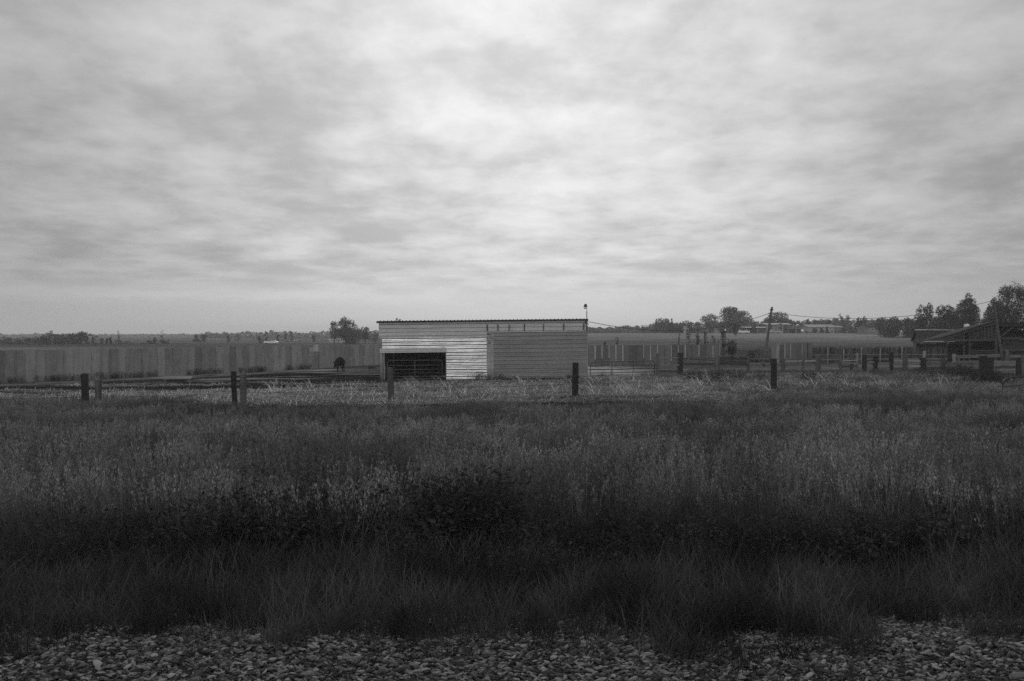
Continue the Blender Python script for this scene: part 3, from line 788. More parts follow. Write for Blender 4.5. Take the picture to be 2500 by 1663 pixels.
def catenary(name, label, a, b_, sag, r=0.022, n=24):
    a = Vector(a); b_ = Vector(b_); pts = []
    for i in range(n+1):
        s = i/n; p = a.lerp(b_, s); p.z -= sag*4*s*(1-s); pts.append(p)
    c = a; b = MB(); b.tube([p-c for p in pts], r, 6); o = b.build(name, M['cable'], None, True); o.location = c
    return tag(o, label, 'cable', 'sagging overhead cables')
ca = at(1437, 785.5, SY-0.1); cb = at(1884, 763, PYL)
catenary('overhead_cable', 'cable sagging from the shed corner to the nearer leaning pole', ca, cb, 1.15)
catenary('overhead_cable', 'cable sagging between the two leaning poles above the far houses', cb, at(2426.5, 733.5, 74.0), 1.08)

# ------------------------------------------------------------------ long panel fence, left
fl = thing('panel_fence', 'long grey fence of tall sheet panels behind the muddy yard', 'fence', (FA.x, FA.y, 0))
dL = (FB-FA).length; dd = (FB-FA)/dL; nn = Vector((dd.y, -dd.x))
ang = math.atan2(dd.y, dd.x); fl.rotation_euler = (0, 0, ang)
rp_ = random.Random(12); pitch = 0.74; s = -2.2; i = 0
while s < dL+1.5:
    wx = FA.x+dd.x*(s+.37); wy = FA.y+dd.y*(s+.37); g_ = gz(wx, wy)
    uu = 1250+F*wx/wy
    w = pitch-rp_.choice((0.02, 0.03, 0.05, 0.06, 0.012)); top = 2.30+rp_.uniform(-0.03, 0.03); z0 = g_-0.05
    dark = rp_.random() < 0.10 or uu < 40
    b = MB(); th = 0.03; j = rp_.uniform(-0.03, 0.03); tl = rp_.uniform(-0.012, 0.012)
    x0, x1 = s, s+w
    if 747 < uu < 762 or 762 <= uu < 776: top = 1.62
    vs = []
    for zq, tt in ((z0, 0), (top, tl)):
        vs += [(x0+tt, j, zq), (x1+tt, j, zq), (x1+tt, j+th, zq), (x0+tt, j+th, zq)]
    b.add(vs, [(3, 2, 1, 0), (4, 5, 6, 7), (0, 1, 5, 4), (1, 2, 6, 5), (2, 3, 7, 6), (3, 0, 4, 7)])
    if rp_.random() < 0.0: b.box(x0+0.02, x0+w*0.6, j-0.012, j-0.001, 0.1+rp_.uniform(0, .6), 1.0+rp_.uniform(0, 1.0))
    o = b.build('panel', M['paneldark'] if dark else M['panel'], fl)
    if dark: o['label'] = 'darker fence panel'
    r_ = rp_.random()
    if r_ < 0.62:
        ba, bb_ = (z0+0.2, top-0.03) if r_ < 0.3 else (rp_.uniform(0.9, 1.3), top-0.03)
        b = MB(); hw = rp_.choice((0.022, 0.03, 0.04)); b.box(x1-hw, x1+hw+0.02, -0.075, -0.035, ba, bb_); b.build('batten', M['palewood'], fl)
    if 764 < uu < 777:
        b = MB(); b.box(x0+0.02, x1-0.05, j, j+th, 1.66, 2.40); o = b.build('patch_panel', M['offwhite'], fl); o['label'] = 'pale patch panel over a broken gap'
    s += pitch; i += 1
b = MB()
for z in (0.7, 1.5): b.beam((-2.2, 0.10, z), (dL+1.5, 0.10, z), 0.05, 0.10)
b.build('back_rail', M['rail'], fl)
s = -2
while s < dL+1.5:
    b = MB(); b.tube([(s, 0.22, -0.4), (s, 0.22, 2.0)], 0.07, 8); b.build('post', M['greywood'], fl, True); s += 2.96
b = MB(); p9 = at(917, 870, 95)
# fence, right of shed
RY = 84.0
fr = thing('panel_fence', 'grey panel fence with pale battens right of the shed', 'fence', (X_(1436, RY), RY, 0))
b0 = X_(1436, RY); i = 0; rp_ = random.Random(5)
u = 1436.0
while u < 1757:
    x0 = X_(u, RY)-b0; w = 16.9/F*RY; g_ = gz(x0+b0, RY); top = Z_(843 - (u-1436)/325*2.0, RY)+rp_.uniform(-0.03, 0.03)
    b = MB(); b.box(x0+0.03, x0+w-0.02, -0.02, 0.02, g_-0.1, top); b.build('panel', M['panelright'], fr)
    bw_ = rp_.choice((0.09, 0.11, 0.13, 0.03)); b = MB(); b.box(x0+w-bw_/2, x0+w+bw_/2, -0.06, -0.022, g_+rp_.uniform(0.25, 0.9), top-rp_.uniform(0, 0.06))
    b.build('batten', M['battenpale'] if bw_ > 0.05 else M['batten'], fr)
    u += 16.9
b = MB(); b.box(0, X_(1758, RY)-b0, 0.03, 0.08, 0.9, 1.0); b.box(0, X_(1758, RY)-b0, 0.03, 0.08, 1.9, 2.0); b.build('back_rail', M['rail'], fr)
# further panel fence right of the pole
fr2 = thing('panel_fence', 'short panel fence with one dark gap right of the nearer leaning pole', 'fence', (X_(1883, RY), RY, 0))
b0 = X_(1883, RY); u = 1883.0
for k, w_ in enumerate((10, 10, 13, 14, 15, 13, 14, 12)):
    x0 = X_(u, RY)-b0; w = w_/F*RY; g_ = gz(x0+b0, RY); top = Z_(839.5-k*0.4, RY)
    b = MB(); b.box(x0+(0.12 if k == 2 else 0.03), x0+w-0.02, -0.02, 0.02, g_-0.1, top-(0.12 if k == 2 else 0)); b.build('panel', M['paneldark'] if k < 2 else M['panelright'], fr2)
    if k in (2, 3, 5, 6):
        b = MB(); b.box(x0+w-0.045, x0+w+0.035, -0.06, -0.022, g_+0.5, top-0.05); b.build('batten', M['battenpale'] if k != 6 else M['batten'], fr2)
    u += w_
b = MB(); b.box(0, X_(u, RY)-b0, 0.03, 0.08, 0.9, 1.0); b.box(0, X_(u, RY)-b0, 0.03, 0.08, 2.0, 2.1); b.build('back_rail', M['rail'], fr2)
# picket fence
pf = thing('picket_fence', 'long dark picket fence of narrow weathered slats before the old house', 'fence', (X_(1984, 82), 82, 0))
b0 = X_(1984, 82); rp_ = random.Random(9); u = 1984.5; b = MB()
while u < 2312:
    x0 = X_(u, 82)-b0; g_ = gz(x0+b0, 82); w = rp_.uniform(0.085, 0.14); top = Z_(849+rp_.uniform(-2.5, 3), 82); tl = rp_.uniform(-0.03, 0.03)
    vs = []
    for zq, tt in ((g_-0.1, 0), (top, tl)): vs += [(x0+tt, 0, zq), (x0+w+tt, 0, zq), (x0+w+tt, 0.025, zq), (x0+tt, 0.025, zq)]
    b.add(vs, [(3, 2, 1, 0), (4, 5, 6, 7), (0, 1, 5, 4), (1, 2, 6, 5), (2, 3, 7, 6), (3, 0, 4, 7)], 1 if (rp_.random() < 0.3 or (2062 < u < 2135 and rp_.random() < 0.7)) else 0)
    u += (w+rp_.uniform(0.0, 0.035))*F/82
b.build('slats', [M['barnwood'], M['greywood']], pf)
xe = X_(2312, 82)-b0
for v in (866.5, 877):
    b = MB(); z = Z_(v, 82); b.beam((0, -0.05, z), (xe, -0.05, z+0.03), 0.05, 0.11); b.build('rail', M['rail'], pf)
for (u, vt) in ((2019, 848), (2058, 851), (2101, 847.5), (2147, 851), (2200, 845)):
    b = MB(); x0 = X_(u, 82)-b0; b.tube([(x0, -0.14, -0.2), (x0+0.03, -0.14, Z_(vt, 82))], [0.075, 0.06], 8); b.build('post', M['palewood'], pf, True)

# ------------------------------------------------------------------ gates
a = at(1441, 922, 64); c = at(1598, 919, 64.6)
tube_gate('tube_gate', 'long dark tube gate closing the gap right of the shed', (a.x, 64, a.z-0.05), (c.x, 64.6, c.z-0.05), Z_(884, 64)-a.z+.05, Z_(880.5, 64.6)-c.z+.05, (0.72, 0.51, 0.32, 0.15), (0.335, 0.67), 0.032, M['gatedark'], 0.3, 'tube gates of the corral')
a = at(1767, 912, 78); c = at(1864, 912, 77)
tube_gate('tube_gate', 'grey tube gate standing behind the rails left of the leaning pole', (a.x, 78, a.z+.1), (c.x, 77, c.z+.1), Z_(867, 78)-a.z-.1, Z_(871, 77)-c.z-.1, (0.70, 0.5, 0.3, 0.15), (0.35,), 0.028, M['gate'], 0.3, 'tube gates of the corral')
a = at(1988, 906, 76); c = at(2046, 906, 76)
a = at(2447, 968, 36.5); c = at(2580, 958, 35.5)
tube_gate('tube_gate', 'nearest tube gate half hidden in grass beyond the twin dark posts', (a.x, 36.5, a.z-.15), (c.x, 35.5, c.z-.15), Z_(924, 36.5)-a.z+.15, Z_(913, 35.5)-c.z+.15, (0.62, 0.32), (0.5,), 0.035, M['gatedark'], 0.3, 'tube gates of the corral')

# ------------------------------------------------------------------ square wire-fence posts along the verge
def post_mesh(w, h, seed, mat, point=False, dp=None):
    rg = random.Random(seed); b = MB(); dp = dp or w*0.8; vs = []
    lv = [0, 0.35, 0.7, 1.0]
    for q in lv:
        k = 1+rg.uniform(-0.05, 0.05); ox = rg.uniform(-0.012, 0.012)
        for (i, j) in ((-1, -1), (1, -1), (1, 1), (-1, 1)): vs.append((ox+i*w/2*k, j*dp/2*k, h*q+(rg.uniform(-0.02, 0.02) if q == 1 else 0)))
    fs = [(3, 2, 1, 0)]
    for a in range(len(lv)-1):
        for i in range(4):
            j = (i+1) % 4; fs.append((a*4+i, a*4+j, a*4+4+j, a*4+4+i))
    n = len(vs)-4
    if point:
        vs.append((0.01, 0, h+0.22)); fs += [(n+i, n+(i+1) % 4, n+4) for i in range(4)]
    else: fs.append((n, n+1, n+2, n+3))
    b.add(vs, fs)
    me = b.mesh('post', mat)
    return me
PG = 'posts of the wire fence along the verge'
railposts = [  # u, v top, Y, width px, lean, kind, label
    (206.5, 913, 33.5, 13.5, 0.035, 'tie', 'dark square post before the long panel fence, far left of the wire fence'),
    (239.5, 916, 34.6, 12, -0.01, 'grey', 'lighter worn post with pointed top beside the far left dark post'),
    (571, 907, 35.3, 12, 0.02, 'tie', 'dark square post in the grass before the muddy yard'),
    (593.5, 902, 36.2, 12, 0.01, 'grey', 'lighter post with pointed top beside the dark yard post'),
    (951.5, 898, 37.0, 13, 0.035, 'tie2', 'square grey post standing before the open shed bay'),
    (1404.5, 885, 38.0, 14, 0.0, 'tie', 'thick dark post before the right end of the shed'),
    (1888.5, 876, 42.0, 12, 0.01, 'tie', 'thick dark post in front of the leaning grey pole'),
]
for k, (u, vt, Y, w, lean, kd, lab) in enumerate(railposts):
    t = at(u, vt, Y); z0 = gz(t.x, Y)-0.3; pt_ = kd == 'grey'
    me = post_mesh(w/F*Y, t.z-z0-(0.22 if pt_ else 0), 20+k, M['tie'] if kd == 'tie' else M['greywood'] if kd == 'grey' else M['batten'], pt_)
    o = link('fence_post', me); o.location = (t.x-lean*(t.z-z0)*-1, Y, z0); o.rotation_euler = (R(random.Random(k).uniform(-1, 1)), -lean, R(random.Random(k).uniform(-12, 12)))
    tag(o, lab, 'post', PG)
wp = [(-34, 31.0)]+[(X_(u, Y), Y-0.14) for (u, vt, Y, w, l, kd, lab) in railposts if kd != 'grey']+[(34, 45)]
for k, (hgt, lab) in enumerate(((1.35, 'topmost strand of barbed wire strung between the verge posts'), (1.0, 'second strand of barbed wire below the topmost strand'), (0.66, 'lowest visible strand of barbed wire just above the grass'))):
    b = MB(); pts = []
    for i in range(len(wp)-1):
        for s in range(8):
            q = s/8; xx = wp[i][0]*(1-q)+wp[i+1][0]*q; yy = wp[i][1]*(1-q)+wp[i+1][1]*q
            g_ = gz(wp[i][0], wp[i][1])*(1-q)+gz(*wp[i+1])*q
            pts.append((xx, yy, g_+hgt-0.05*4*q*(1-q)))
    b.tube(pts, 0.008, 5); o = b.build('wire_strand', M['wire'], None, True); tag(o, lab, 'wire', 'barbed wire strands')

# ------------------------------------------------------------------ corral posts and rails
CG = 'wooden corral posts right of the shed'
cposts = [ # u, vtop, vbase, Y, width px, mat, lean, label
    (1605, 863, 918, 64.6, 7, 'greywood', 0.01, 'grey corral post carrying the right end of the long dark gate'),
    (1661, 861, 915, 65.5, 11.5, 'tie', 0.01, 'stout black corral post right of the gate post'),
    (1746, 866, 908, 72, 4, 'rail', 0.0, 'thin grey corral post at the right end of the panel fence'),
    (1755, 866, 908, 72.5, 4.5, 'greywood', -0.02, 'thin grey post twinned with the one at the panel fence end'),
    (1825.5, 872, 917, 66, 6.5, 'greywood', -0.03, 'grey corral post leaning slightly, before the small grey gate'),
    (1908, 872, 916, 66, 4.5, 'greywood', 0.0, 'narrow post just right of the thick dark verge post'),
    (1914, 878, 916, 66.3, 4, 'greywood', 0.0, 'narrow short post touching the one by the dark verge post'),
    (1960, 867, 914, 66.5, 6, 'greywood', 0.0, 'grey corral post before the short panel fence'),
    (1994, 867, 916, 66.5, 6, 'greywood', 0.0, 'wide grey corral post where picket fence and panel fence meet'),
    (2001, 867, 905, 67.5, 5, 'greywood', 0.0, 'shorter grey post twinned behind the wide grey corral post'),
    (2051.5, 866, 914, 66.5, 5.5, 'greywood', 0.0, 'grey corral post between the wide post and the crossed boards'),
    (2079, 865, 912, 66.5, 7, 'greywood', 0.0, 'tapering grey corral post with pale boards nailed across'),
    (2093, 862, 912, 66.5, 4, 'palewood', 0.0, 'thin pale upright left of the row of black posts'),
    (2111, 866, 917, 64, 8.5, 'tie', 0.02, 'leftmost of the five black posts in a row'),
    (2138, 870, 913, 64, 9, 'tie', 0.05, 'crooked black post, second in the row of five'),
    (2175.5, 861, 914, 64, 8, 'tie', 0.0, 'tall black post in the middle of the row of five'),
    (2209.5, 863, 916, 63.5, 10, 'batten', 0.0, 'broad dark post, fourth in the row of five'),
    (2252.5, 873.5, 919, 63, 12, 'tie', -0.015, 'broadest black post, rightmost of the row of five'),
    (2256.5, 857, 890, 70, 6, 'palewood', 0.02, 'pale corral post rising behind the broadest black post'),
    (2303, 874, 924, 62, 9, 'batten', 0.01, 'dark grey post half sunk in grass left of the barn bay'),
    (2329, 865, 900, 68, 6.5, 'palewood', 0.0, 'pale post holding the plank rail below the barn bay'),
    (2340, 873, 932, 58, 5, 'greywood', 0.03, 'thin grey post standing in the grass before the barn'),
    (2400, 869, 950, 50, 16, 'tie', -0.03, 'huge black post, left one of the near pair'),
    (2416, 875, 948, 51, 15, 'tie', 0.0, 'huge black post, right one of the near pair'),
    (2487, 874, 940, 55, 10, 'tie', 0.0, 'black post at the right edge below the barn'),
    (2497.5, 866, 945, 52, 6, 'greywood', 0.0, 'grey post at the extreme right edge before the barn'),
    (2459, 856, 890, 70, 6, 'greywood', 0.0, 'grey post right of the dark leaning pole foot'),
]
for k, (u, vt, vb, Y, w, mt, lean, lab) in enumerate(cposts):
    t = at(u, vt, Y); z0 = min(gz(t.x, Y), Z_(vb, Y))-0.3
    o = link('corral_post', post_mesh(w/F*Y, t.z-z0, 60+k, M[mt])); o.location = (t.x-lean*(t.z-z0), Y, z0)
    o.rotation_euler = (0, lean, R(random.Random(k+9).uniform(-15, 15))); tag(o, lab, 'post', CG)
RG = 'rails of the wooden corral'
def rails(label, u0, u1, Y0, Y1, vs, mat, hpx=3.6, u_jit=0):
    """one railing: planks spanning two posts; a thing whose planks are its parts"""
    x0 = X_(u0, Y0); x1 = X_(u1, Y1)
    o = thing('corral_rail', label, 'rail fence', (x0, Y0, gz(x0, Y0)), 0, RG); z00 = o.location.z
    for k, vv in enumerate(vs):
        va, vb = vv[0], vv[1]; h = (vv[2] if len(vv) > 2 else hpx)/F*Y0; mt = vv[3] if len(vv) > 3 else mat
        b = MB(); b.beam((0, -0.14, Z_(va, Y0)-z00), (x1-x0, Y1-Y0-0.14, Z_(vb, Y1)-z00), 0.045, h); b.build('plank', M[mt], o)
    return o
rails('four weathered planks between the gate post and the stout black post', 1608, 1657, 64.6, 65.5, ((874, 873, 2.5), (882, 882, 2), (891, 891, 4), (906.5, 906, 6, 'batten')), 'rail')
rails('planks sagging between the stout black post and the twin thin posts', 1666, 1745, 65.5, 71.9, ((875, 874.5, 3.5), (876, 880, 1.6, 'batten'), (889, 888, 4, 'batten'), (893.5, 893, 1.2, 'gatedark'), (903, 902, 2, 'railpale'), (911, 910, 1.5)), 'rail')
rails('planks between the twin thin posts and the leaning corral post', 1757, 1823, 72.5, 66, ((874, 875, 4, 'batten'), (888.5, 890, 5, 'batten'), (902.5, 904, 2, 'railpale'), (907, 908, 3)), 'rail')
rails('low planks between the leaning corral post and the dark verge post', 1829, 1906, 66, 66, ((876, 876, 3), (887, 887, 3), (897, 897, 3), (907, 906, 4, 'batten')), 'rail')
rails('planks before the short panel fence, pale top plank', 1916, 1957, 66.3, 66.5, ((882, 881.5, 3, 'railpale'), (896, 896, 3), (906, 906, 5, 'batten'), (913, 913, 1.6, 'railpale')), 'rail')
rails('planks joining the panel fence post and the wide corral post', 1963, 1991, 66.5, 66.5, ((881.5, 881, 3, 'railpale'), (897, 897, 3), (908, 908, 3)), 'rail')
rails('planks below the dark part of the picket fence', 2004, 2048, 66.5, 66.5, ((872, 872, 2), (878, 878, 3), (897, 901, 3.2, 'railpale'), (912, 913, 2.6, 'railpale')), 'rail')
rails('crossed pale boards right of the wide corral posts', 2054, 2092, 66.5, 66.5, ((881, 880, 2.4, 'railpale'), (885.5, 887, 2, 'railpale'), (895, 894, 5, 'batten'), (912, 911, 3)), 'rail')
rails('broad boards between the first two black posts', 2114, 2134, 64.1, 64.1, ((884, 884, 3, 'rail'), (895, 897, 5), (905, 905, 9), (911, 911, 4)), 'rail')
rails('broad boards between the crooked and the tall black post', 2142, 2172, 64.1, 64.1, ((886, 887, 3), (893, 894, 2), (903, 903, 10)), 'rail')
rails('pale boards between the tall and the broad black post', 2179, 2205, 64.1, 63.6, ((880.5, 880.5, 4.5, 'railpale'), (886, 886, 2, 'railpale'), (894, 894, 3.5, 'railpale'), (901, 901, 4, 'batten'), (910, 910, 5.5, 'railpale')), 'rail')
rails('pale boards between the fourth and the broadest black post', 2214, 2247, 63.6, 63.1, ((880.5, 881, 5, 'railpale'), (887, 887, 5), (894, 894, 4, 'railpale'), (902, 902, 4, 'batten'), (910, 911, 5, 'railpale')), 'rail')
rails('grey boards between the broadest black post and the sunken post', 2258, 2299, 63.1, 62.1, ((883, 884, 6), (892, 892, 3), (899, 899, 6, 'batten'), (913, 914, 3)), 'rail')
rails('grey boards left of the huge near posts', 2307, 2396, 62, 56, ((887, 887, 7), (897, 897, 4), (905, 904, 7, 'batten'), (912, 912, 3)), 'rail')
rails('thick plank rail below the open barn bay', 2332, 2440, 68, 66, ((871, 868, 8), (882, 881, 2)), 'rail')
rails('stacked boards between the huge near posts and the right edge', 2424, 2486, 56, 55.1, ((886, 886, 10), (897, 896, 6, 'batten'), (904, 902, 2, 'railpale'), (909, 909, 3)), 'rail')
rails('thin upper plank below the barn wall at the right edge', 2462, 2520, 70, 70, ((870, 869, 6),), 'rail')

# ------------------------------------------------------------------ old barn on the right
BY = 84.0
barn = thing('old_barn', 'dilapidated open timber barn with a sloping lean-to at the right edge', 'barn', (X_(2432, BY), BY, 0))
bo = X_(2432, BY)
bx = lambda u: X_(u, BY)-bo
bz = lambda v: Z_(v, BY)
# lean-to gable face: sloped fascia, tie beam, board infill
xa, xb = bx(2304), bx(2431)
b = MB(); b.beam((xa-0.1, -0.10, bz(826)), (xb, -0.10, bz(787)), 0.06, 0.30); b.build('fascia', M['barnpale'], barn)
b = MB(); b.beam((xa, -0.03, bz(831.5)), (xb, -0.03, bz(830)), 0.16, 0.2); b.build('tie_beam', M['barnpale'], barn)
u = 2330; rb = random.Random(3); b = MB()
while u < 2430:
    wpx = rb.uniform(4.5, 7.5); q = (u+wpx/2-2304)/127; top = 826+(787-826)*q+4.5
    if top < 827 and not (2354 < u < 2358):
        b.box(bx(u), bx(u+wpx)-0.03, 0.06+rb.uniform(0, 0.05), 0.14, bz(829), bz(top))
    u += wpx
b.build('gable_boards', M['barnwood'], barn)
for u in (2367, 2377, 2387, 2396, 2403, 2413, 2421):
    q = (u-2304)/127; top = 826+(787-826)*q+4.5
    b = MB(); b.beam((bx(u), 0.02, bz(829)), (bx(u), 0.02, bz(top)), 0.12, 0.06); b.build('stud', M['barnpale'], barn)
b = MB()   # lean-to roof deck
z0, z1 = bz(826)+0.16, bz(787)+0.16
b.add([(xa-0.2, -0.3, z0-0.06), (xb, -0.3, z1), (xb, 6, z1-0.7), (xa-0.2, 6, z0-0.76), (xa-0.2, -0.3, z0+0.02), (xb, -0.3, z1+0.08), (xb, 6, z1-0.62), (xa-0.2, 6, z0-0.68)],
      [(3, 2, 1, 0), (4, 5, 6, 7), (0, 1, 5, 4), (1, 2, 6, 5), (2, 3, 7, 6), (3, 0, 4, 7)]); b.build('lean_to_roof', M['darkroof'], barn)
for (u, w) in ((2311, 3.5), (2367, 3.5), (2431.5, 6)):
    b = MB(); b.beam((bx(u), 0.0, 0), (bx(u), 0.0, bz(832 if u < 2430 else 786)), w/F*BY, 0.16, 0, (0, 1, 0)); b.build('barn_post', M['barnpale'], barn)
b = MB(); b.beam((bx(2368), 0.02, bz(846)), (bx(2380), 0.02, bz(834)), 0.06, 0.09); b.build('brace', M['barnwood'], barn)
b = MB(); b.box(xa+0.1, xb-0.1, 5.9, 5.95, 0, bz(829)-0.5); b.box(xb+0.1, bx(2575), 5.85, 5.9, 0, bz(790)-0.52); b.box(xa+0.1, xa+0.16, 0.2, 5.85, 0, bz(840)); b.build('back_wall', M['interior'], barn)
b = MB(); u = 2322
while u < 2365:
    b.box(bx(u), bx(u+6)-0.04, 2.0, 2.04, 0, bz(851)); u += 6.2
b.build('inner_boards', M['barnwood'], barn)
for v in (856.5, 861.5): b = MB(); b.beam((bx(2368), -0.05, bz(v)), (bx(2430), -0.05, bz(v-0.5)), 0.06, 0.13); b.build('manger_rail', M['barnpale'], barn)
# taller part to the right
xr = bx(2575)
b = MB(); b.beam((bx(2434.5), -0.06, bz(794)), (xr, -0.06, bz(794)), 0.12, 0.24); b.build('eave_beam', M['barnpale'], barn)
b = MB(); b.add([(bx(2432), -0.3, bz(790)), (xr, -0.3, bz(790)), (xr, 6, bz(790)-0.5), (bx(2432), 6, bz(790)-0.5), (bx(2432), -0.3, bz(789)+.05), (xr, -0.3, bz(789)+.05), (xr, 6, bz(789)-.45), (bx(2432), 6, bz(789)-.45)],
      [(3, 2, 1, 0), (4, 5, 6, 7), (0, 1, 5, 4), (1, 2, 6, 5), (2, 3, 7, 6), (3, 0, 4, 7)]); b.build('barn_roof', M['darkroof'], barn)
for u in (2445, 2456, 2484, 2500):
    b = MB(); b.beam((bx(u), -0.10, bz(797)), (bx(u)+0.03, -0.10, bz(786)), 0.07, 0.07); b.build('rafter_end', M['barnpale'], barn)
b = MB(); b.beam((bx(2484), -0.02, bz(797)), (bx(2483), -0.02, bz(810)), 0.07, 0.07); b.build('hanging_board', M['barnwood'], barn)
b = MB(); b.beam((bx(2440), 0.05, bz(824)), (bx(2475), 0.05, bz(798)), 0.08, 0.17); b.build('brace', M['barnpale'], barn)
b = MB()   # inner lower roof and board wall
b.add([(bx(2444), -0.1, bz(828)), (xr, -0.1, bz(828)), (xr, 4, bz(808)), (bx(2462), 4, bz(808)), (bx(2444), -0.1, bz(826)), (xr, -0.1, bz(826)), (xr, 4, bz(806)), (bx(2462), 4, bz(806))],
      [(3, 2, 1, 0), (4, 5, 6, 7), (0, 1, 5, 4), (1, 2, 6, 5), (2, 3, 7, 6), (3, 0, 4, 7)]); b.build('lower_roof', M['darkroof'], barn)
b = MB(); b.beam((bx(2443), -0.16, bz(826.5)), (xr, -0.16, bz(825.5)), 0.06, 0.2); b.build('fascia', M['barnpale'], barn)
u = 2449; b = MB()
while u < 2572:
    wpx = rb.uniform(4.5, 7); b.box(bx(u), bx(u+wpx)-0.025, 0.1+rb.uniform(0, .03), 0.16, bz(853), bz(831)); u += wpx
b.build('wall_boards', M['barnpale'], barn)
b = MB(); b.beam((bx(2443), 0.02, bz(855)), (xr, 0.02, bz(854.5)), 0.12, 0.2); b.build('sill_beam', M['barnwood'], barn)
b = MB(); b.box(bx(2449), xr, 0.5, 0.55, 0, bz(857)); b.build('lower_boards', M['barnwood'], barn)

# ------------------------------------------------------------------ houses
def gable_house(name, label, cat, u0, u1, veave, vridge, Y, vbase=None, depth=8, wall='palewall', roof='paleroof', wins=(), door=None, over=0.3, axis='x', rot=0, group=None):
    x0 = X_(u0, Y); x1 = X_(u1, Y); W = x1-x0; cx = (x0+x1)/2; zb = gz(cx, Y)
    o = thing(name, label, cat, (cx, Y, zb), rot, group)
    ze = Z_(veave, Y)-zb; zr = Z_(vridge, Y)-zb
    b = MB()
    if axis == 'x':      # ridge runs sideways
        b.box(-W/2, W/2, 0, depth, -1, ze-0.02)
        prof = [(0, ze-0.02), (depth, ze-0.02), (depth/2, zr-0.05)]
        for xx in (-W/2, W/2-0.1): b.add([(xx, p[0], p[1]) for p in prof]+[(xx+0.1, p[0], p[1]) for p in prof], [(0, 1, 2), (5, 4, 3), (0, 3, 4, 1), (1, 4, 5, 2), (2, 5, 3, 0)])
        b.build('wall', M[wall], o)
        b = MB(); k = (zr-ze)/(depth/2)
        for (ya, yb, za, zb_) in ((-over, depth/2, ze-over*k, zr), (depth+over, depth/2, ze-over*k, zr)):
            vs = [(-W/2-over, ya, za), (W/2+over, ya, za), (W/2+over, yb, zb_), (-W/2-over, yb, zb_)]
            vs += [(p[0], p[1], p[2]+0.14) for p in vs]
            b.add(vs, [(3, 2, 1, 0), (4, 5, 6, 7), (0, 1, 5, 4), (1, 2, 6, 5), (2, 3, 7, 6), (3, 0, 4, 7)])
        b.build('roof', M[roof], o)
    else:                # gable faces the viewer
        b.prism([(-W/2, -1), (W/2, -1), (W/2, ze), (0, zr-0.05), (-W/2, ze)], 0, depth); b.build('wall', M[wall], o)
        b = MB(); k = (zr-ze)/(W/2)
        for sgn in (-1, 1):
            vs = [(sgn*(W/2+over), -over, ze-over*k), (0, -over, zr), (0, depth+over, zr), (sgn*(W/2+over), depth+over, ze-over*k)]
            vs += [(p[0], p[1], p[2]+0.14) for p in vs]
            b.add(vs, [(3, 2, 1, 0), (4, 5, 6, 7), (0, 1, 5, 4), (1, 2, 6, 5), (2, 3, 7, 6), (3, 0, 4, 7)])
        b.build('roof', M[roof], o)
    for (ua, ub, va, vb, fm) in wins:
        xa, xb = X_(ua, Y)-cx, X_(ub, Y)-cx; za, zb2 = Z_(vb, Y)-zb, Z_(va, Y)-zb; t = 0.16
        b = MB()
        b.box(xa-t, xb+t, -0.09, -0.004, zb2, zb2+t); b.box(xa-t, xb+t, -0.09, -0.004, za-t, za)
        b.box(xa-t, xa, -0.088, -0.004, za, zb2); b.box(xb, xb+t, -0.088, -0.004, za, zb2)
        w = b.build('window', M[fm], o); b = MB(); b.box(xa, xb, -0.05, -0.006, za, zb2); b.build('pane', M['glass'], w)
    if door:
        ua, ub, va, vb, dm = door
        b = MB(); b.box(X_(ua, Y)-cx, X_(ub, Y)-cx, -0.1, -0.004, Z_(vb, Y)-zb, Z_(va, Y)-zb); b.build('door', M[dm], o)
    return o
# low old house with mossy roof behind the picket fence
HY = 98.0
oh = gable_house('old_house', 'low derelict house with a dark mossy roof behind the picket fence', 'house', 2258, 2418, 833, 808, HY, depth=6, wall='darkwall', roof='darkroof', over=0.25, rot=R(-18),
    wins=((2264, 2282, 838, 842, 'offwhite'), (2290, 2316, 837.5, 842, 'offwhite')))
cx = oh.location.x; zb = oh.location.z
b = MB(); b.box(-(X_(2418, HY)-X_(2258, HY))/2-0.25, X_(2330, HY)-cx, -0.42, -0.30, Z_(834.6, HY)-zb, Z_(832.6, HY)-zb); b.build('gutter', M['offwhite'], oh)
rg = random.Random(2); xx = -(X_(2418, HY)-X_(2258, HY))/2-0.25; b = MB()
while xx < X_(2380, HY)-cx:
    w = rg.uniform(0.4, 1.4); b.box(xx, xx+w, 2.9, 3.1, Z_(808, HY)-zb+0.1, Z_(808, HY)-zb+rg.uniform(0.16, 0.22)); xx += w+rg.choice((0.03, 0.03, 0.5))
b.build('ridge_cap', M['offwhite'], oh)
b = MB(); k0 = -(X_(2418, HY)-X_(2258, HY))/2+0.02; b.box(k0-0.1, k0+0.05, -0.06, -0.005, 0, Z_(834, HY)-zb); b.build('corner_board', M['offwhite'], oh)
vx = X_(2360, HY+3); ve = thing('roof_vent', 'white two-tier roof vent on the ridge of the derelict house', 'vent', (vx, HY+3, Z_(808, HY)))
b = MB(); b.box(-0.18, 0.18, -0.18, 0.18, -0.1, 0.32); b.build('lower_box', M['offwhite'], ve)
b = MB(); b.box(-0.16, 0.16, -0.16, 0.16, 0.32, 0.45); b.build('neck', M['midwall'], ve)
b = MB(); b.box(-0.25, 0.23, -0.22, 0.22, 0.45, 0.82); b.box(-0.15, 0.15, -0.15, 0.15, 0.822, 0.9); b.build('upper_box', M['white'], ve)

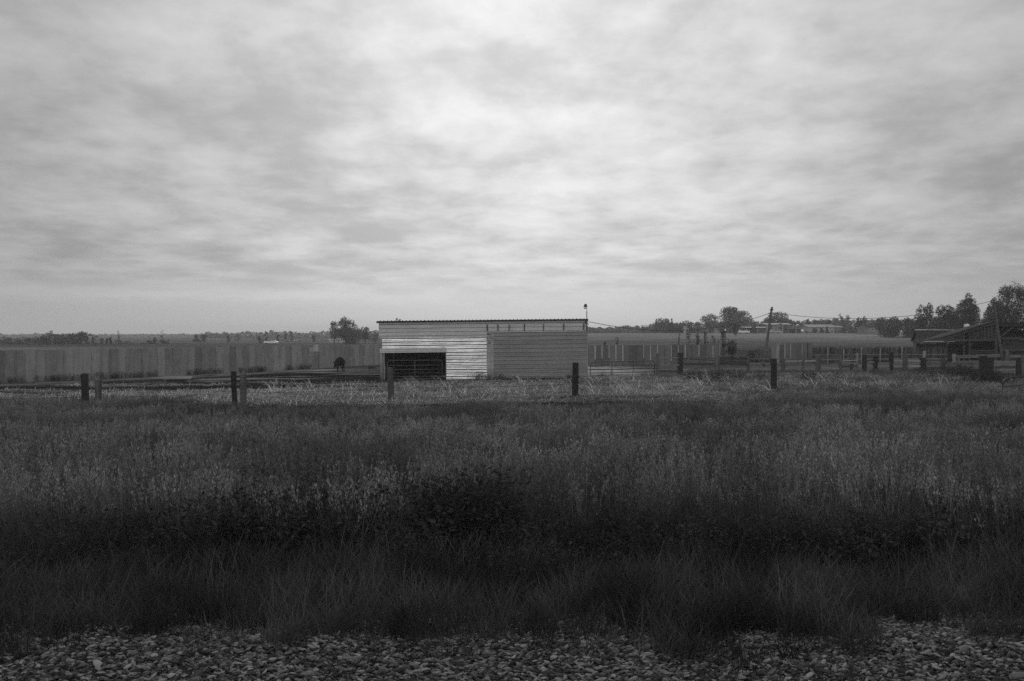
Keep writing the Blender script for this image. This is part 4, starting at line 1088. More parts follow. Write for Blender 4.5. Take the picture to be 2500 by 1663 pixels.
# two-storey house with wing and porch
QY = 300.0
hs = gable_house('farm_house', 'dark two storey house with pale trim and a small centre gable', 'house', 1871, 1928, 792.5, 789.5, QY, depth=9, wall='darkwall', roof='palewall', over=0.6,
    wins=((1887, 1889.3, 794, 797.5, 'palewall'), (1891, 1895, 794, 797.5, 'palewall'), (1887, 1889.3, 800, 803, 'palewall'), (1891, 1895, 800, 803, 'palewall'), (1887, 1889.3, 805.5, 810, 'palewall'), (1891, 1895, 805.5, 810, 'palewall'), (1924, 1927, 795, 797, 'palewall'), (1874, 1877, 794, 797, 'palewall')))
cx = hs.location.x; zb = hs.location.z
hx = lambda u: X_(u, QY)-cx
hzv = lambda v: Z_(v, QY)-zb
b = MB(); b.prism([(hx(1897.5), -1), (hx(1908.5), -1), (hx(1908.5), hzv(792.3)), (hx(1903), hzv(789.8)), (hx(1897.5), hzv(792.3))], -0.5, -0.02); ga = b.build('centre_gable', M['darkwall'], hs)
b = MB()
for (ua, va, ub, vb) in ((1897, 792.3, 1903, 789.3), (1909, 792.3, 1903, 789.3)): b.beam((hx(ua), -0.7, hzv(va)), (hx(ub), -0.7, hzv(vb)), 0.5, 0.22)
b.build('gable_trim', M['palewall'], ga)
b = MB()
for u in (1871.7, 1897.5, 1909.8): b.box(hx(u)-0.13, hx(u)+0.13, -0.62, -0.51, -0.5, hzv(792.8))
b.build('corner_board', M['palewall'], hs)
b = MB()
for (ua, ub, va, vb) in ((1900.5, 1905.5, 793, 797.5),): b.box(hx(ua), hx(ub), -0.6, -0.52, hzv(vb), hzv(va))
wn = b.build('window', M['palewall'], ga); b = MB(); b.box(hx(1901.6), hx(1902.7), -0.66, -0.61, hzv(796.8), hzv(793.8)); b.box(hx(1903.3), hx(1904.4), -0.66, -0.61, hzv(796.8), hzv(793.8)); b.build('pane', M['glass'], wn)
b = MB(); b.box(hx(1900), hx(1906), -0.6, -0.52, -0.3, hzv(804.5)); dr = b.build('doorway', M['palewall'], ga); b = MB(); b.box(hx(1901.5), hx(1904.6), -0.66, -0.61, -0.3, hzv(806)); b.build('door', M['darkwall'], dr)
b = MB(); b.box(hx(1840), hx(1870.8), 0.5, 8, -1, hzv(800)); b.build('wing_wall', M['darkwall'], hs)
b = MB(); b.box(hx(1819), hx(1870.8), 0.0, 8.4, hzv(800), hzv(798)); b.build('wing_roof', M['white'], hs)
b = MB(); b.box(hx(1849), hx(1850.4), 0.4, 0.49, 0, hzv(804)); b.box(hx(1870), hx(1870.9), 0.4, 0.49, 0, hzv(802)); b.build('pilaster', M['palewall'], hs)
b = MB(); b.box(hx(1930.5), hx(1957), 0.2, 8, -1, hzv(802)); b.build('porch_wall', M['darkwall'], hs)
b = MB(); b.add([(hx(1918), -1.6, hzv(802.5)), (hx(1958.5), -1.6, hzv(802.5)), (hx(1957), 6, hzv(798)), (hx(1924), 6, hzv(798)), (hx(1918), -1.6, hzv(801.6)), (hx(1958.5), -1.6, hzv(801.6)), (hx(1957), 6, hzv(797)), (hx(1924), 6, hzv(797))], [(3, 2, 1, 0), (4, 5, 6, 7), (0, 1, 5, 4), (1, 2, 6, 5), (2, 3, 7, 6), (3, 0, 4, 7)]); b.build('porch_roof', M['darkroof'], hs)
b = MB(); b.box(hx(1918), hx(1958.5), -1.75, -1.61, hzv(803), hzv(801.8)); b.build('porch_fascia', M['midwall'], hs)
for u in (1922, 1940): b = MB(); b.box(hx(u)-0.1, hx(u)+0.1, -1.5, -1.3, -0.3, hzv(803)); b.build('porch_column', M['midwall'], hs)
b = MB(); b.box(hx(1942.8), hx(1944.6), 0.08, 0.19, -0.2, hzv(804)); b.build('door', M['white'], hs)
b = MB(); b.box(hx(1947.3), hx(1949.3), 0.1, 0.19, hzv(807), hzv(804.4)); b.build('window', M['palewall'], hs)
gable_house('pale_shed', 'small bright white gable roof rising behind the two storey house porch', 'shed', 1944.5, 1952, 796.5, 793, 330, depth=5, wall='midwall', roof='white', axis='y', over=0.4)
gable_house('pale_house', 'long pale single storey house behind dark shrubs', 'house', 1975, 2038, 798.5, 793, 310, depth=9, wall='palewall', roof='paleroof', over=0.6, wins=((1984, 1988, 801, 804, 'palewall'), (2025, 2029, 800, 804, 'white')))
gable_house('garage', 'small pale garage adjoining the long pale house', 'garage', 2039.5, 2056, 799, 796, 312, depth=8, wall='midwall', roof='paleroof', over=0.4)
gable_house('bungalow', 'dark roofed bungalow with a pale porch beside the right hedge', 'house', 2119, 2158, 797.5, 791, 255, depth=8, wall='midwall', roof='darkroof', over=0.6, wins=((2123, 2126, 802, 807, 'palewall'), (2129, 2133, 802, 807, 'palewall'), (2138, 2141, 802, 807, 'palewall')))
gable_house('tower_house', 'narrow pale gabled house between the dark conifers', 'house', 1671, 1682.5, 803, 797, 320, depth=6, wall='palewall', roof='midwall', axis='y', over=0.2, wins=((1676.2, 1677.8, 806, 808.5, 'midwall'), (1676.5, 1677.5, 799.6, 801.4, 'midwall')))
gable_house('pale_hut', 'small pale hut below the broad pale tree', 'hut', 1746, 1758, 804.5, 802, 318, depth=5, wall='palewall', roof='paleroof', over=0.2)
gable_house('pale_hut', 'tiny pale hut under the left side of the biggest right tree', 'hut', 1772, 1779, 807, 803, 318, depth=5, wall='palewall', roof='white', axis='y', over=0.2)
gable_house('pale_hut', 'tiny pale hut half hidden under the big tree near the wing', 'hut', 1787, 1791, 807, 804, 318, depth=4, wall='palewall', roof='paleroof', axis='y', over=0.2)
gable_house('low_barn', 'long low white building far behind the left panel fence', 'building', 803, 842, 830, 827.5, 330, depth=6, wall='palewall', roof='palewall', over=0.2)
gable_house('low_barn', 'faint low pale building far left of the long white one', 'building', 694, 728, 833, 831.5, 350, depth=5, wall='midwall', roof='midwall', over=0.1)

# tanks and vehicles far off
def tank(u, v, Y, L, r, label):
    p = at(u, v, Y); zb = gz(p.x, Y); o = thing('white_tank', label, 'tank', (p.x, Y, zb), 0, 'white tanks by the far houses')
    b = MB(); b.tube([(-L/2, 0, r+.5), (-L/2+r*.4, 0, r+.5), (L/2-r*.4, 0, r+.5), (L/2, 0, r+.5)], [r*.55, r, r, r*.55], 12); b.build('shell', M['white'], o, True)
    for s in (-.3, .3): b = MB(); b.box(L*s-.1, L*s+.1, -r*.6, r*.6, -.2, .62); b.build('leg', M['midwall'], o)
    b = MB(); b.tube([(0, 0, r*2+.42), (0, 0, r*2+.7)], .15, 8); b.build('valve_dome', M['white'], o, True)
tank(1959, 809, 285, 0.95, 0.40, 'short white tank at the porch end of the two storey house')
tank(2101, 808.5, 270, 1.5, 0.36, 'longer white tank on the field edge left of the bungalow')
def car(u, Y, zoff, label, body, cab, L=4.4, H=1.5, name='parked_car', cat='car', group='vehicles far off in the fields'):
    x = X_(u, Y); o = thing(name, label, cat, (x, Y, gz(x, Y)+zoff), R(4), group); h = L/2
    b = MB(); b.prism([(-h, .35), (h, .35), (h, .8), (h*.75, .92), (h*.35, .95), (-h*.95, .98), (-h, .8)], -.85, .85); b.build('body', M[body], o)
    b = MB(); b.prism([(-h*.8, .97), (h*.38, .96), (h*.12, H), (-h*.6, H)], -.75, .75); c = b.build('cabin', M[cab], o)
    b = MB(); b.prism([(-h*.72, 1.0), (h*.27, 1.0), (h*.08, H-.08), (-h*.56, H-.08)], -.765, -.752); b.build('window', M['glass'], c)
    for sx_ in (-.62, .6):
        for sy in (-.8, .62):
            b = MB(); b.tube([(h*sx_, sy, .33), (h*sx_, sy+.18, .33)], .33, 12); b.build('wheel', M['black'], o, True)
car(659, 262, 0.15, 'small white car on the far field beyond the panel fence', 'white', 'midwall', 3.6, 1.35)
car(671, 258, 0.15, 'white low trailer behind the small white car', 'white', 'white', 2.0, 1.15, 'parked_trailer', 'trailer')
car(1815, 275, 0.0, 'pale car parked on the slope below the big tree', 'white', 'palewall', 4.0, 1.3)
car(1893, 288, -0.1, 'pale car parked in front of the two storey house', 'palewall', 'palewall', 4.2, 1.3)
# litter in the yard
p = at(440, 914, 67); o = MB(); o.box(-1.1, 1.1, -0.5, 0.5, 0.16, 0.22); o.box(-1.0, -0.8, -0.5, 0.5, 0, 0.158); o.box(0.8, 1.0, -0.5, 0.5, 0, 0.158)
ob = o.build('wood_pallet', M['rail'], None); ob.location = (p.x, 66.5, gz(p.x, 66.5)+0.05); ob.rotation_euler = (R(9), 0, R(15)); tag(ob, 'pale flat pallet lying at the foot of the long fence', 'pallet')
p = at(908, 896, 85); b = MB()
prof = [(0.36, 0), (0.42, 0.24), (0.39, 0.24), (0.32, 0.05), (0, 0.05)]; n = 16; vs = []; fs = []
for (r, z) in prof:
    for i in range(n): vs.append((r*math.cos(6.2832*i/n), r*0.6*math.sin(6.2832*i/n), z))
for j in range(len(prof)-1):
    for i in range(n): fs.append((j*n+i, j*n+(i+1) % n, (j+1)*n+(i+1) % n, (j+1)*n+i))
b.add(vs, fs); ob = b.build('water_trough', M['black'], None, True); ob.location = (p.x, 85, gz(p.x, 85)); tag(ob, 'low black trough on the ground left of the shed', 'trough')

# ------------------------------------------------------------------ the cow
cy = 79.5; cp = at(829.5, 905, cy); b = MB()
cow = thing('cow', 'black cow seen from behind, standing with lowered head in the yard', 'cow', (cp.x+0.05, cy, gz(cp.x, cy)), R(12))
# spine along +y (away), rings (y, z, half width, half height)
rings = [(-0.98, 0.98, 0.05, 0.10), (-0.92, 1.00, 0.24, 0.27), (-0.75, 1.00, 0.37, 0.36), (-0.45, 0.97, 0.42, 0.40), (-0.05, 0.93, 0.47, 0.44), (0.35, 0.92, 0.45, 0.43), (0.70, 0.95, 0.36, 0.41), (0.95, 0.96, 0.26, 0.34), (1.15, 0.92, 0.18, 0.25)]
vs = []; fs = []; n = 16
for (yy, z, w, h) in rings:
    for i in range(n):
        t = 6.28318*i/n; vs.append((w*math.cos(t)*(1-0.12*max(0, math.sin(t))), yy, z+h*math.sin(t)))
for j in range(len(rings)-1):
    for i in range(n): fs.append((j*n+i, j*n+(i+1) % n, (j+1)*n+(i+1) % n, (j+1)*n+i))
fs.append(tuple(range(n))[::-1]); fs.append(tuple((len(rings)-1)*n+i for i in range(n)))
b.add(vs, fs)
b.tube([(-0.02, 0.95, 1.0), (-0.12, 1.25, 0.88), (-0.30, 1.5, 0.72), (-0.36, 1.6, 0.66)], [0.26, 0.21, 0.15, 0.13], 12)     # neck
b.tube([(-0.33, 1.52, 0.78), (-0.42, 1.62, 0.62), (-0.50, 1.72, 0.40), (-0.53, 1.76, 0.30)], [0.11, 0.15, 0.095, 0.085], 12)  # head
for sgn, fx_, fy in ((-1, -0.24, -0.72), (1, 0.34, -0.80)):       # hind legs: thigh, knee, hock, shank
    b.tube([(sgn*0.22, -0.62, 0.95), (sgn*0.25, -0.52, 0.68), (fx_*0.95, -0.80, 0.45), (fx_, fy+0.0, 0.22), (fx_, fy, 0.06)], [0.24, 0.17, 0.075, 0.052, 0.06], 10)
    b.tube([(fx_, fy, 0.09), (fx_, fy-0.04, 0.0)], [0.06, 0.075], 10)
for sgn in (-1, 1):
    x_ = sgn*0.2-0.02
    b.tube([(sgn*0.22, 0.72, 0.85), (x_, 0.78, 0.55), (x_, 0.77, 0.36), (x_, 0.76, 0.12), (x_, 0.75, 0.05)], [0.19, 0.10, 0.07, 0.052, 0.058], 10)
    b.tube([(x_, 0.75, 0.09), (x_, 0.72, 0.0)], [0.06, 0.072], 10)
b.tube([(0, -0.94, 1.18), (0.0, -1.02, 1.0), (0.02, -1.0, 0.65), (0.03, -0.98, 0.42)], [0.045, 0.035, 0.028, 0.05], 8)            # tail
for sgn in (-1, 1):
    b.tube([(-0.37+sgn*0.10, 1.56, 0.78), (-0.37+sgn*0.22, 1.52, 0.80), (-0.37+sgn*0.34, 1.50, 0.78)], [0.05, 0.06, 0.022], 8)     # ears
body = b.build('body', M['hide'], cow, True); cow.scale = (1.1, 1.1, 1.1)
rm = body.modifiers.new('remesh', 'REMESH'); rm.mode = 'VOXEL'; rm.voxel_size = 0.028; rm.use_smooth_shade = True
smm = body.modifiers.new('smooth', 'SMOOTH'); smm.iterations = 4; smm.factor = 0.5

# ------------------------------------------------------------------ trees
def crown_quads(rng, lobes, n, size):
    """leaf sprays spread through lobes (centre, radii)"""
    vol = np.array([l[3]*l[4]*l[5] for l in lobes])**0.8; pr = vol/vol.sum()
    k = rng.choice(len(lobes), n, p=pr)
    L = np.array(lobes)[k]
    d = rng.normal(0, 1, (n, 3)); d /= np.linalg.norm(d, axis=1)[:, None]
    r = rng.uniform(0.25, 1.0, n)**0.45*rng.normal(1, 0.10, n)
    c = L[:, :3] + d*r[:, None]*L[:, 3:6]
    a = rng.normal(0, 1, (n, 3)); a[:, 2] *= 0.7; a /= np.linalg.norm(a, axis=1)[:, None]
    b_ = np.cross(a, rng.normal(0, 1, (n, 3))); b_ /= np.linalg.norm(b_, axis=1)[:, None]
    s = size*rng.uniform(0.45, 1.15, n)[:, None]
    return np.stack([c-a*s*0.5, c+b_*s*0.34+a*s*0.05, c+a*s*0.55, c-b_*s*0.34], 1)
def tree(u, vtop, wpx, Y, style, label, leaf='leaf', seed=1, vbase=None, dens=1.0, group=None, name=None, cat='tree', leafsize=None):
    rng = np.random.default_rng(seed*7+int(u)); x = X_(u, Y); zb = gz(x, Y); H = Z_(vtop, Y)-zb; W = wpx/F*Y
    nm = name or {'conifer': 'conifer', 'shrub': 'shrub', 'bare': 'bare_tree'}.get(style, 'tree')
    o = thing(nm, label, cat, (x, Y, zb-0.05), 0, group)
    ls = leafsize or max(0.16, Y*0.0017)
    lobes = []
    t = MB()
    if style == 'broad':
        nl = 30
        for i in range(nl):
            q = rng.uniform(0.15, 0.88); env = math.sin(math.pi*(0.18+0.76*q))**0.7
            th = rng.uniform(0, 6.28); rr = W/2*env*rng.uniform(0.3, 0.95); s = W*rng.uniform(0.09, 0.19)
            lobes.append((rr*math.cos(th), rr*math.sin(th)*0.8, H*q, s, s, min(s*0.95, H*0.2)))
        lobes.append((W*rng.uniform(-.1, .1), 0, H*0.88, W*0.16, W*0.16, H*0.11))
        for sg in (-1, 1): lobes.append((sg*W*rng.uniform(.16, .26), 0, H*rng.uniform(.76, .86), W*0.14, W*0.14, H*0.10)); lobes.append((sg*W*rng.uniform(.32, .4), 0, H*rng.uniform(.55, .7), W*0.12, W*0.12, H*0.10)); lobes.append((0, 0, H*0.48, W*0.27, W*0.27, H*0.26))
        lai = 3.4
    elif style == 'tall':
        for i in range(12):
            q = 0.1+0.82*i/11; s = W*rng.uniform(0.22, 0.34)*(1.1-0.4*abs(q-0.5)); lobes.append((rng.normal(0, W*0.17), rng.normal(0, W*0.14), H*q, s, s, H*0.1))
        lai = 3.2
    elif style == 'shrub':
        for i in range(16):
            th = rng.uniform(0, 6.28); rr = W*0.38*rng.uniform(0.1, 1); q = rng.uniform(0.04, 0.86); s = W*rng.uniform(0.11, 0.21)
            lobes.append((rr*math.cos(th), rr*math.sin(th), H*q, s, s, H*0.24))
        lai = 3.6
    elif style == 'conifer':
        for i in range(11):
            q = 0.06+0.9*i/10; s = W*0.5*(1.02-q)+0.05*W; lobes.append((rng.normal(0, W*.03), 0, H*q, s, s, H*0.07))
        lai = 3.2
    elif style == 'sparse':
        for i in range(24):
            th = rng.uniform(0, 6.28); q = rng.uniform(0.1, 0.97); rr = W*0.5*rng.uniform(0.1, 1)*(1.05-0.75*q); s = W*rng.uniform(0.07, 0.16)
            lobes.append((rr*math.cos(th), rr*math.sin(th), H*q, s, s, H*0.09))
        lai = 0.5
    elif style == 'bare':
        for i in range(5):
            lobes.append((rng.normal(W*0.2, W*0.22), rng.normal(0, W*0.2), H*rng.uniform(0.08, 0.3), W*0.22, W*0.22, H*0.13))
        lobes.append((0, 0, H*0.55, W*0.1, W*0.1, H*0.12)); lai = 0.9
    n = int(min(9000, max(250, lai*0.7*W*H/(0.23*ls*ls)*(0.55+0.45*min(dens, 2.2)))))
    # trunk and limbs
    r0 = max(0.03 if style == 'sparse' else 0.06, H*(0.012 if style == 'sparse' else 0.022))
    if style in ('broad', 'tall'): r0 = max(0.10, H*0.03)
    tw = [(0, 0, -0.2), (rng.normal(0, .02)*H, 0, H*0.3), (rng.normal(0, .04)*H, 0, H*0.6), (rng.normal(0, .04)*H, 0, H*(0.97 if style in ('conifer', 'bare') else 0.85))]
    t.tube(tw, [r0, r0*0.8, r0*0.5, r0*0.12], 7)
    if style == 'bare':
        for i in range(9):
            q = rng.uniform(0.35, 0.9); s0 = Vector(tw[1]).lerp(Vector(tw[3]), (q-.3)/.7); th = rng.uniform(0, 6.28); L = H*rng.uniform(0.12, 0.28)
            e = s0+Vector((math.cos(th)*L*.8, math.sin(th)*L*.5, L*rng.uniform(.3, .9))); m_ = s0.lerp(e, .5)+Vector((0, 0, -L*.06))
            t.tube([s0, m_, e], [r0*.45, r0*.32, r0*.14], 5)
            for j in range(2):
                e2 = m_+Vector((rng.normal(0, L*.3), rng.normal(0, L*.2), L*rng.uniform(.2, .6))); t.tube([m_, e2], [r0*.28, r0*.12], 4)
    elif style != 'conifer':
        for l in lobes[:9]:
            s0 = Vector(tw[1]).lerp(Vector(tw[2]), rng.uniform(-0.3, 0.8)); e = Vector(l[:3]); m_ = s0.lerp(e, .5)+Vector((0, 0, -H*.03))
            t.tube([s0, m_, e], [r0*.45, r0*.28, r0*.1], 5)
    t.build('trunk', M['bark'], o, True)
    cr = link('crown', quads_mesh('crown', crown_quads(rng, lobes, n, ls), [M[leaf]]), o)
    return o
G1 = 'trees of the far left grove'
LY = 262.0
for (u, vt, w, st, lab, lf) in (
    (8, 821, 16, 'tall', 'low ragged tree at the left picture edge in the far grove', 'leaf'), (26, 825, 22, 'shrub', 'low rounded bush next to the edge tree of the far left grove', 'leaf'),
    (46, 824, 24, 'shrub', 'wide low bush in the left third of the far left grove', 'leaf'), (66, 823, 20, 'shrub', 'bush with a small peak left of the tall grove trees', 'leafdark'),
    (86, 820, 22, 'broad', 'small round tree sloping up towards the grove top', 'leaf'), (105, 816, 16, 'broad', 'round grove tree just left of the spiky grove tree', 'leafdark'),
    (121, 807, 12, 'tall', 'spiky narrow tree rising highest at the left of the far grove', 'leaf'), (138, 814, 18, 'broad', 'round tree right of the spiky grove tree', 'leaf'),
    (157, 812, 20, 'broad', 'broad tree in the middle of the far left grove', 'leafdark'), (176, 812, 20, 'broad', 'broad tree right of the grove middle', 'leafdark'),
    (199, 808, 20, 'broad', 'tallest broad tree near the right end of the far left grove', 'leafdark'), (213, 810.5, 11, 'tall', 'slim tree touching the tallest broad grove tree', 'leafdark'),
    (227, 818, 11, 'tall', 'last slim tree at the right end of the far left grove', 'leaf'), (150, 825, 30, 'shrub', 'dark undergrowth bush below the grove middle', 'leafdark'),
    (186, 827, 26, 'shrub', 'dark undergrowth bush below the tallest grove tree', 'leafdark'), (112, 826, 26, 'shrub', 'dark undergrowth bush below the spiky grove tree', 'leafdark')):
    tree(u, vt, w*1.45, LY+(u % 7), st, lab, lf, 3, group=G1, dens=0.55)
G2 = 'lone trees on the far left field'
for (u, vt, w, st, lab, lf, Yv) in (
    (248, 826, 10, 'shrub', 'first small sapling right of the far left grove', 'leaf', 265), (261, 825, 6, 'tall', 'thin middle sapling right of the far left grove', 'leaf', 265), (270, 822, 8, 'tall', 'tallest of three saplings right of the far left grove', 'leaf', 265),
    (290, 803, 26, 'bare', 'tall bare snag with a bush at its foot', 'leaf', 265), (365, 819, 16, 'bare', 'short bare snag left of the larger bare tree', 'leaf', 270), (377, 822, 12, 'shrub', 'bush between the two bare trees', 'leaf', 270), (396, 805, 26, 'bare', 'larger bare tree with forked top and bush below', 'leaf', 270),
    (480, 817, 24, 'shrub', 'left half of the bushy clump on the far field', 'leaf', 330), (497, 814, 20, 'tall', 'right taller part of the bushy clump on the far field', 'leaf', 330), (557, 819, 14, 'sparse', 'small thin tree alone on the far field', 'leaf', 330),
    (582, 812, 13, 'tall', 'slender pale tree against the distant woods', 'leafpale', 360), (633, 821, 20, 'shrub', 'dark round bush left of the leaning field tree', 'leafdark', 300), (650, 809, 18, 'sparse', 'leaning thin tree above the small white car', 'leaf', 300),
    (678, 817, 9, 'tall', 'small upright tree right of the white car', 'leaf', 330), (697, 812, 16, 'sparse', 'thin pale tree left of a paired one on the far field', 'leafpale', 340), (711, 808, 14, 'tall', 'taller tree of the pale pair on the far field', 'leafpale', 340), (766, 816, 10, 'tall', 'small dark tree left of the big lone tree', 'leaf', 330)):
    tree(u, vt, w, Yv, st, lab, lf, 5, group=G2, dens=0.6)
G3 = 'trees around the big lone tree left of the shed'
for (u, vt, w, st, lab, lf, Yv, dn) in (
    (845, 774, 50, 'broad', 'big lone rounded tree left of the shed', 'leaf', 270, 1.3), (816, 781, 24, 'broad', 'ragged left stem of foliage beside the big lone tree', 'leaf', 268, 0.45),
    (852, 803, 70, 'shrub', 'dense dark thicket under the big lone tree', 'leaf', 272, 1.6), (892, 797, 26, 'broad', 'smaller round tree between the big lone tree and the shed', 'leaf', 280, 0.7),
    (915, 806, 22, 'broad', 'pale low tree touching the left shed edge', 'leafpale', 300, 0.6), (874, 803, 18, 'broad', 'low tree in the dip right of the big lone tree', 'leaf', 285, 0.5)):
    tree(u, vt, w*1.25, Yv, st, lab, lf, 6, group=G3, dens=dn)
G4 = 'trees around the far houses on the right'
for (u, vt, w, st, lab, lf, Yv, dn) in (
    (1573, 792, 20, 'broad', 'small pale tree left end of the far house trees', 'leafpale', 330, .5), (1600, 786, 34, 'broad', 'low wide pale tree beneath the cable', 'leafpale', 335, .8), (1619, 775, 40, 'broad', 'broad pale tree left of the dark conifers', 'leafpale', 335, 1.0), (1603, 777, 9, 'tall', 'thin spike of foliage left of the broad pale tree top', 'leafpale', 336, .3),
    (1633, 779, 15, 'conifer', 'left peak of the tallest dark conifer pair', 'leafdark', 325, 1.0), (1640, 777, 17, 'conifer', 'right peak of the tallest dark conifer pair', 'leafdark', 325, 1.0), (1648, 792, 14, 'conifer', 'short dark conifer beside the tallest pair', 'leafdark', 324, .9), (1661, 785, 13, 'conifer', 'pointed dark conifer left of the narrow pale house', 'leafdark', 324, .9),
    (1654, 788, 18, 'broad', 'low dark tree between the conifers', 'leaf', 328, .5), (1674, 781, 24, 'broad', 'pale round tree behind the narrow pale house', 'leafpale', 338, .7), (1687, 786, 12, 'conifer', 'dark conifer right of the narrow pale house', 'leafdark', 324, .9), (1695, 791, 11, 'conifer', 'small dark conifer right of the house conifer', 'leafdark', 324, .8), (1705, 785, 14, 'tall', 'dark slim tree in the gap before the broad tree', 'leafdark', 326, .8), (1668, 795, 16, 'conifer', 'low dark conifer hiding the narrow house wall', 'leafdark', 323, .7),
    (1733, 767, 52, 'broad', 'broad soft tree left of the biggest right tree', 'leafpale', 322, 1.3), (1781, 747, 62, 'broad', 'biggest dark round tree above the right field', 'leaf', 312, 2.0), (1812, 756, 50, 'broad', 'paler twin overlapping the biggest dark round tree', 'leafpale', 308, 1.5), (1797, 783, 60, 'shrub', 'dark skirt of growth under the biggest round tree', 'leaf', 309, 1.2),
    (1797, 790, 24, 'broad', 'small dark round tree on the field slope', 'leafdark', 240, .8), (1841, 795, 20, 'shrub', 'round dark shrub before the house wing', 'leafdark', 280, .9), (1842, 783, 24, 'broad', 'low tree between the big tree and the house', 'leaf', 330, .6), (1862, 787, 20, 'broad', 'low tree behind the house wing roof', 'leafpale', 335, .5),
    (1897, 759, 66, 'broad', 'wide tree spreading behind the two storey house', 'leaf', 322, 1.7), (1878, 775, 36, 'broad', 'left bough mass of the tree behind the two storey house', 'leaf', 324, .8), (1921, 776, 30, 'broad', 'darker round tree at the right of the two storey house', 'leafdark', 322, .8), (1938, 783, 20, 'broad', 'low dark tree above the porch', 'leafdark', 330, .6), (1953, 781, 22, 'broad', 'arching tree behind the white gable roof', 'leaf', 336, .5),
    (1973, 777, 16, 'broad', 'upright dark tree left of the long pale house', 'leafdark', 330, .6), (1966, 787, 22, 'broad', 'bushy tree at the left end of the long pale house', 'leaf', 326, .6), (1988, 779, 26, 'broad', 'round tree behind the left roof of the long pale house', 'leaf', 338, .7), (2006, 776, 24, 'broad', 'soft pale tree behind the middle of the long pale house', 'leafpale', 342, .6), (2022, 778, 24, 'broad', 'dark tree behind the right roof of the long pale house', 'leaf', 336, .7), (2040, 772, 24, 'broad', 'pale tree rising behind the garage', 'leafpale', 346, .6), (2053, 766, 12, 'tall', 'tallest thin tree above the garage', 'leafpale', 350, .5), (2070, 769, 16, 'tall', 'second tallest thin tree right of the garage', 'leafpale', 350, .5), (2062, 778, 34, 'broad', 'wide pale tree right of the garage', 'leafpale', 340, .8),
    (2019, 794, 9, 'conifer', 'small dark conifer standing before the long pale house', 'leafdark', 300, .7), (2007, 799, 11, 'shrub', 'dark shrub left of the conifer before the pale house', 'leafdark', 300, .5), (1990, 802.5, 18, 'shrub', 'low dark shrub row at the pale house wall', 'leafdark', 300, .5), (2060, 795, 22, 'shrub', 'bushy shrub before the garage', 'leaf', 300, .6),
    (2078, 789, 12, 'conifer', 'dark conifer left of the twin round trees', 'leafdark', 300, .8), (2088, 793, 10, 'conifer', 'short conifer right of the dark one', 'leafdark', 300, .6), (2098, 772, 18, 'broad', 'left one of the twin round trees near the bungalow', 'leafdark', 296, .8), (2111, 770.5, 18, 'broad', 'right one of the twin round trees near the bungalow', 'leafdark', 296, .8),
    (2130, 779, 22, 'broad', 'tree directly behind the bungalow roof', 'leaf', 300, .6)):
    tree(u, vt, w, Yv, st, lab, lf, 8, group=G4, dens=dn)
G5 = 'dark trees behind the old barn'
for (u, vt, w, st, lab, lf, Yv, dn) in (
    (2148, 777, 34, 'shrub', 'pale hedge tree at the left of the barn trees', 'leaf', 230, 1.2), (2184, 775, 46, 'shrub', 'dark mounded hedge bush right of the bungalow', 'leafnear', 225, 1.8), (2168, 785, 50, 'shrub', 'low dark hedge mass beside the bungalow', 'leafnear', 222, 1.6), (2216, 778, 46, 'shrub', 'hedge bush left of the derelict house', 'leafnear', 222, 1.8), (2236, 782, 46, 'shrub', 'hedge bush behind the derelict house gable', 'leafnear', 218, 1.8),
    (2251, 742, 44, 'broad', 'leaning cottonwood above the derelict house gable', 'leafnear', 190, 1.5), (2275, 738, 24, 'tall', 'thin upright spray of branches right of the leaning cottonwood', 'leafnear', 192, .8), (2308, 742, 66, 'broad', 'wide lower cottonwood above the derelict house roof', 'leafnear', 186, 2.4), (2328, 760, 70, 'shrub', 'dense growth behind the white roof vent', 'leafnear', 184, 2.4),
    (2361, 712, 58, 'broad', 'tall cottonwood standing alone left of the dark pole', 'leafnear', 170, 2.4), (2372, 745, 70, 'shrub', 'dense growth under the tall cottonwood', 'leafnear', 168, 2.6), (2408, 752, 60, 'shrub', 'low growth in the gap beside the dark pole', 'leafnear', 166, 2.2),
    (2430, 722, 52, 'broad', 'ragged outer boughs left of the largest cottonwood', 'leafnear', 150, 1.2), (2470, 683, 92, 'broad', 'largest cottonwood at the right picture edge', 'leafnear', 150, 4.0), (2520, 690, 90, 'broad', 'cottonwood cut off by the right picture edge', 'leafnear', 152, 3.0), (2468, 752, 96, 'shrub', 'dense growth above the barn roof', 'leafnear', 148, 3.4), (2290, 775, 70, 'shrub', 'dark growth above the derelict house ridge', 'leafnear', 183, 2.4)):
    tree(u, vt, w, Yv, st, lab, lf, 9, group=G5, dens=dn)
G6 = 'saplings and shrubs behind the right panel fence'
for (u, vt, w, st, lab, Yv, dn) in (
    (1507, 824, 20, 'sparse', 'lone small shrub showing over the left of the right panel fence', 92, .9), (1476, 832, 10, 'sparse', 'tiny shrub left of the lone fence shrub', 92, .4), (1658, 815, 8, 'sparse', 'spindly single stem behind the right panel fence', 93, .35), (1681, 800, 22, 'sparse', 'thin tall sapling behind the fence, left of the darker ones', 94, 1.1), (1703, 812, 24, 'sparse', 'loose pale sapling in the middle of the fence saplings', 94, 1.0),
    (1722, 805, 20, 'sparse', 'darker upright sapling in the middle of the fence saplings', 93, 1.2), (1742, 818, 20, 'sparse', 'low sapling left of the darkest fence sapling', 94, .9), (1765, 803, 30, 'sparse', 'darkest and densest sapling at the fence end', 93, 2.6), (1787, 830, 18, 'shrub', 'small dark bush right of the fence end', 96, .7), (1838, 853, 26, 'shrub', 'low dark bush behind the small grey gate', 84, .8)):
    tree(u, vt, w*1.4, Yv, st, lab, 'leafdark', 11, group=G6, dens=dn, leafsize=0.12)

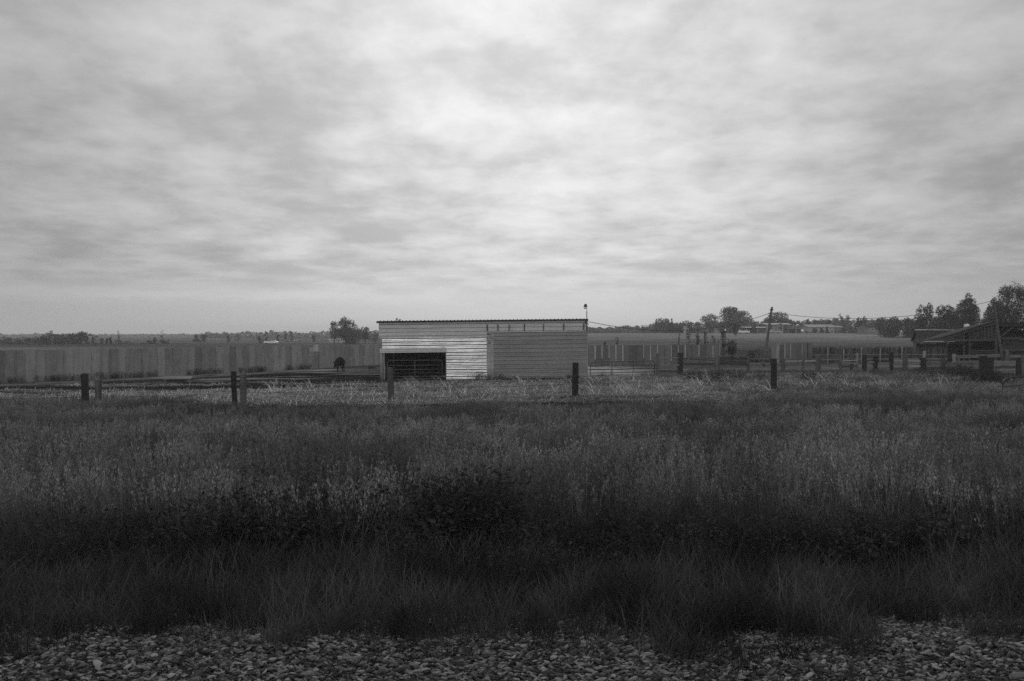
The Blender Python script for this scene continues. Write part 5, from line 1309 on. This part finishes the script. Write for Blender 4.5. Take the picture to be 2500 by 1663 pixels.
# distant woods that read as one mass each
def wood(name, label, u0, u1, vt0, vt1, Y, n, leaf, size, seed, dep=30, base=None):
    rg = np.random.default_rng(seed); u = rg.uniform(u0, u1, n); yy = Y+rg.uniform(0, dep, n)
    x = (u-1250)/F*yy; zb = ground_h(x, yy)
    top = np.interp(u, [u0, u1], [vt0, vt1]) + (fbm(u*0.06, u*0+seed, seed)-0.5)*9 + (vnoise(u*0.35, u*0, seed+5)-0.5)*4
    zt = CAMZ+(815-top)/F*yy
    z = zb+(zt-zb)*(rg.uniform(0, 1, n)**1.15)-0.3
    c = np.stack([x, yy, z], -1)
    a = rg.normal(0, 1, (n, 3)); a /= np.linalg.norm(a, axis=1)[:, None]; b_ = np.cross(a, rg.normal(0, 1, (n, 3))); b_ /= np.linalg.norm(b_, axis=1)[:, None]
    s = size*rg.uniform(0.4, 1.1, n)[:, None]
    o = link(name, quads_mesh(name, np.stack([c-a*s*.5, c+b_*s*.34, c+a*s*.55, c-b_*s*.34], 1), [M[leaf]]))
    return tag(o, label, 'woods', None, 'stuff')
wood('distant_woods', 'hazy band of far woods left of the shed', 500, 960, 812, 806, 620, 7000, 'leaf', 1.5, 3)
wood('distant_woods', 'faint far woods across the left horizon', -60, 560, 817, 815, 900, 6000, 'leaf', 2.0, 4, 60)
wood('distant_woods', 'pale brushy woods on the horizon right of the shed', 1420, 1640, 800, 796, 430, 10000, 'leaf', 0.9, 6)
wood('distant_woods', 'far tree mass behind the pale houses', 1600, 2260, 789, 777, 380, 20000, 'leaf', 1.0, 9)
wood('far_brush', 'dark brush line along the far left field', -40, 470, 833, 838, 268, 2600, 'leaf', 0.5, 12, 10)
wood('far_hedge', 'low hedge line at the pale house garden', 1965, 2110, 807, 807, 292, 1300, 'leafdark', 0.4, 14, 5)

# ------------------------------------------------------------------ haze
b = MB(); b.box(-2600, 2600, -40, 2600, -1.2, 26)
m, T = base_mat('haze_air')
pv_ = T.n('ShaderNodeVolumePrincipled'); pv_.inputs['Color'].default_value = (1, 1, 1, 1); pv_.inputs['Density'].default_value = 0.00045
pv_.inputs['Anisotropy'].default_value = 0.2
o = T.n('ShaderNodeOutputMaterial'); T.l(pv_.outputs[0], o.inputs['Volume'])
hz = b.build('haze', m, None); hz['kind'] = 'stuff'; hz['label'] = 'thin pale haze lying over the fields'; hz['category'] = 'haze'
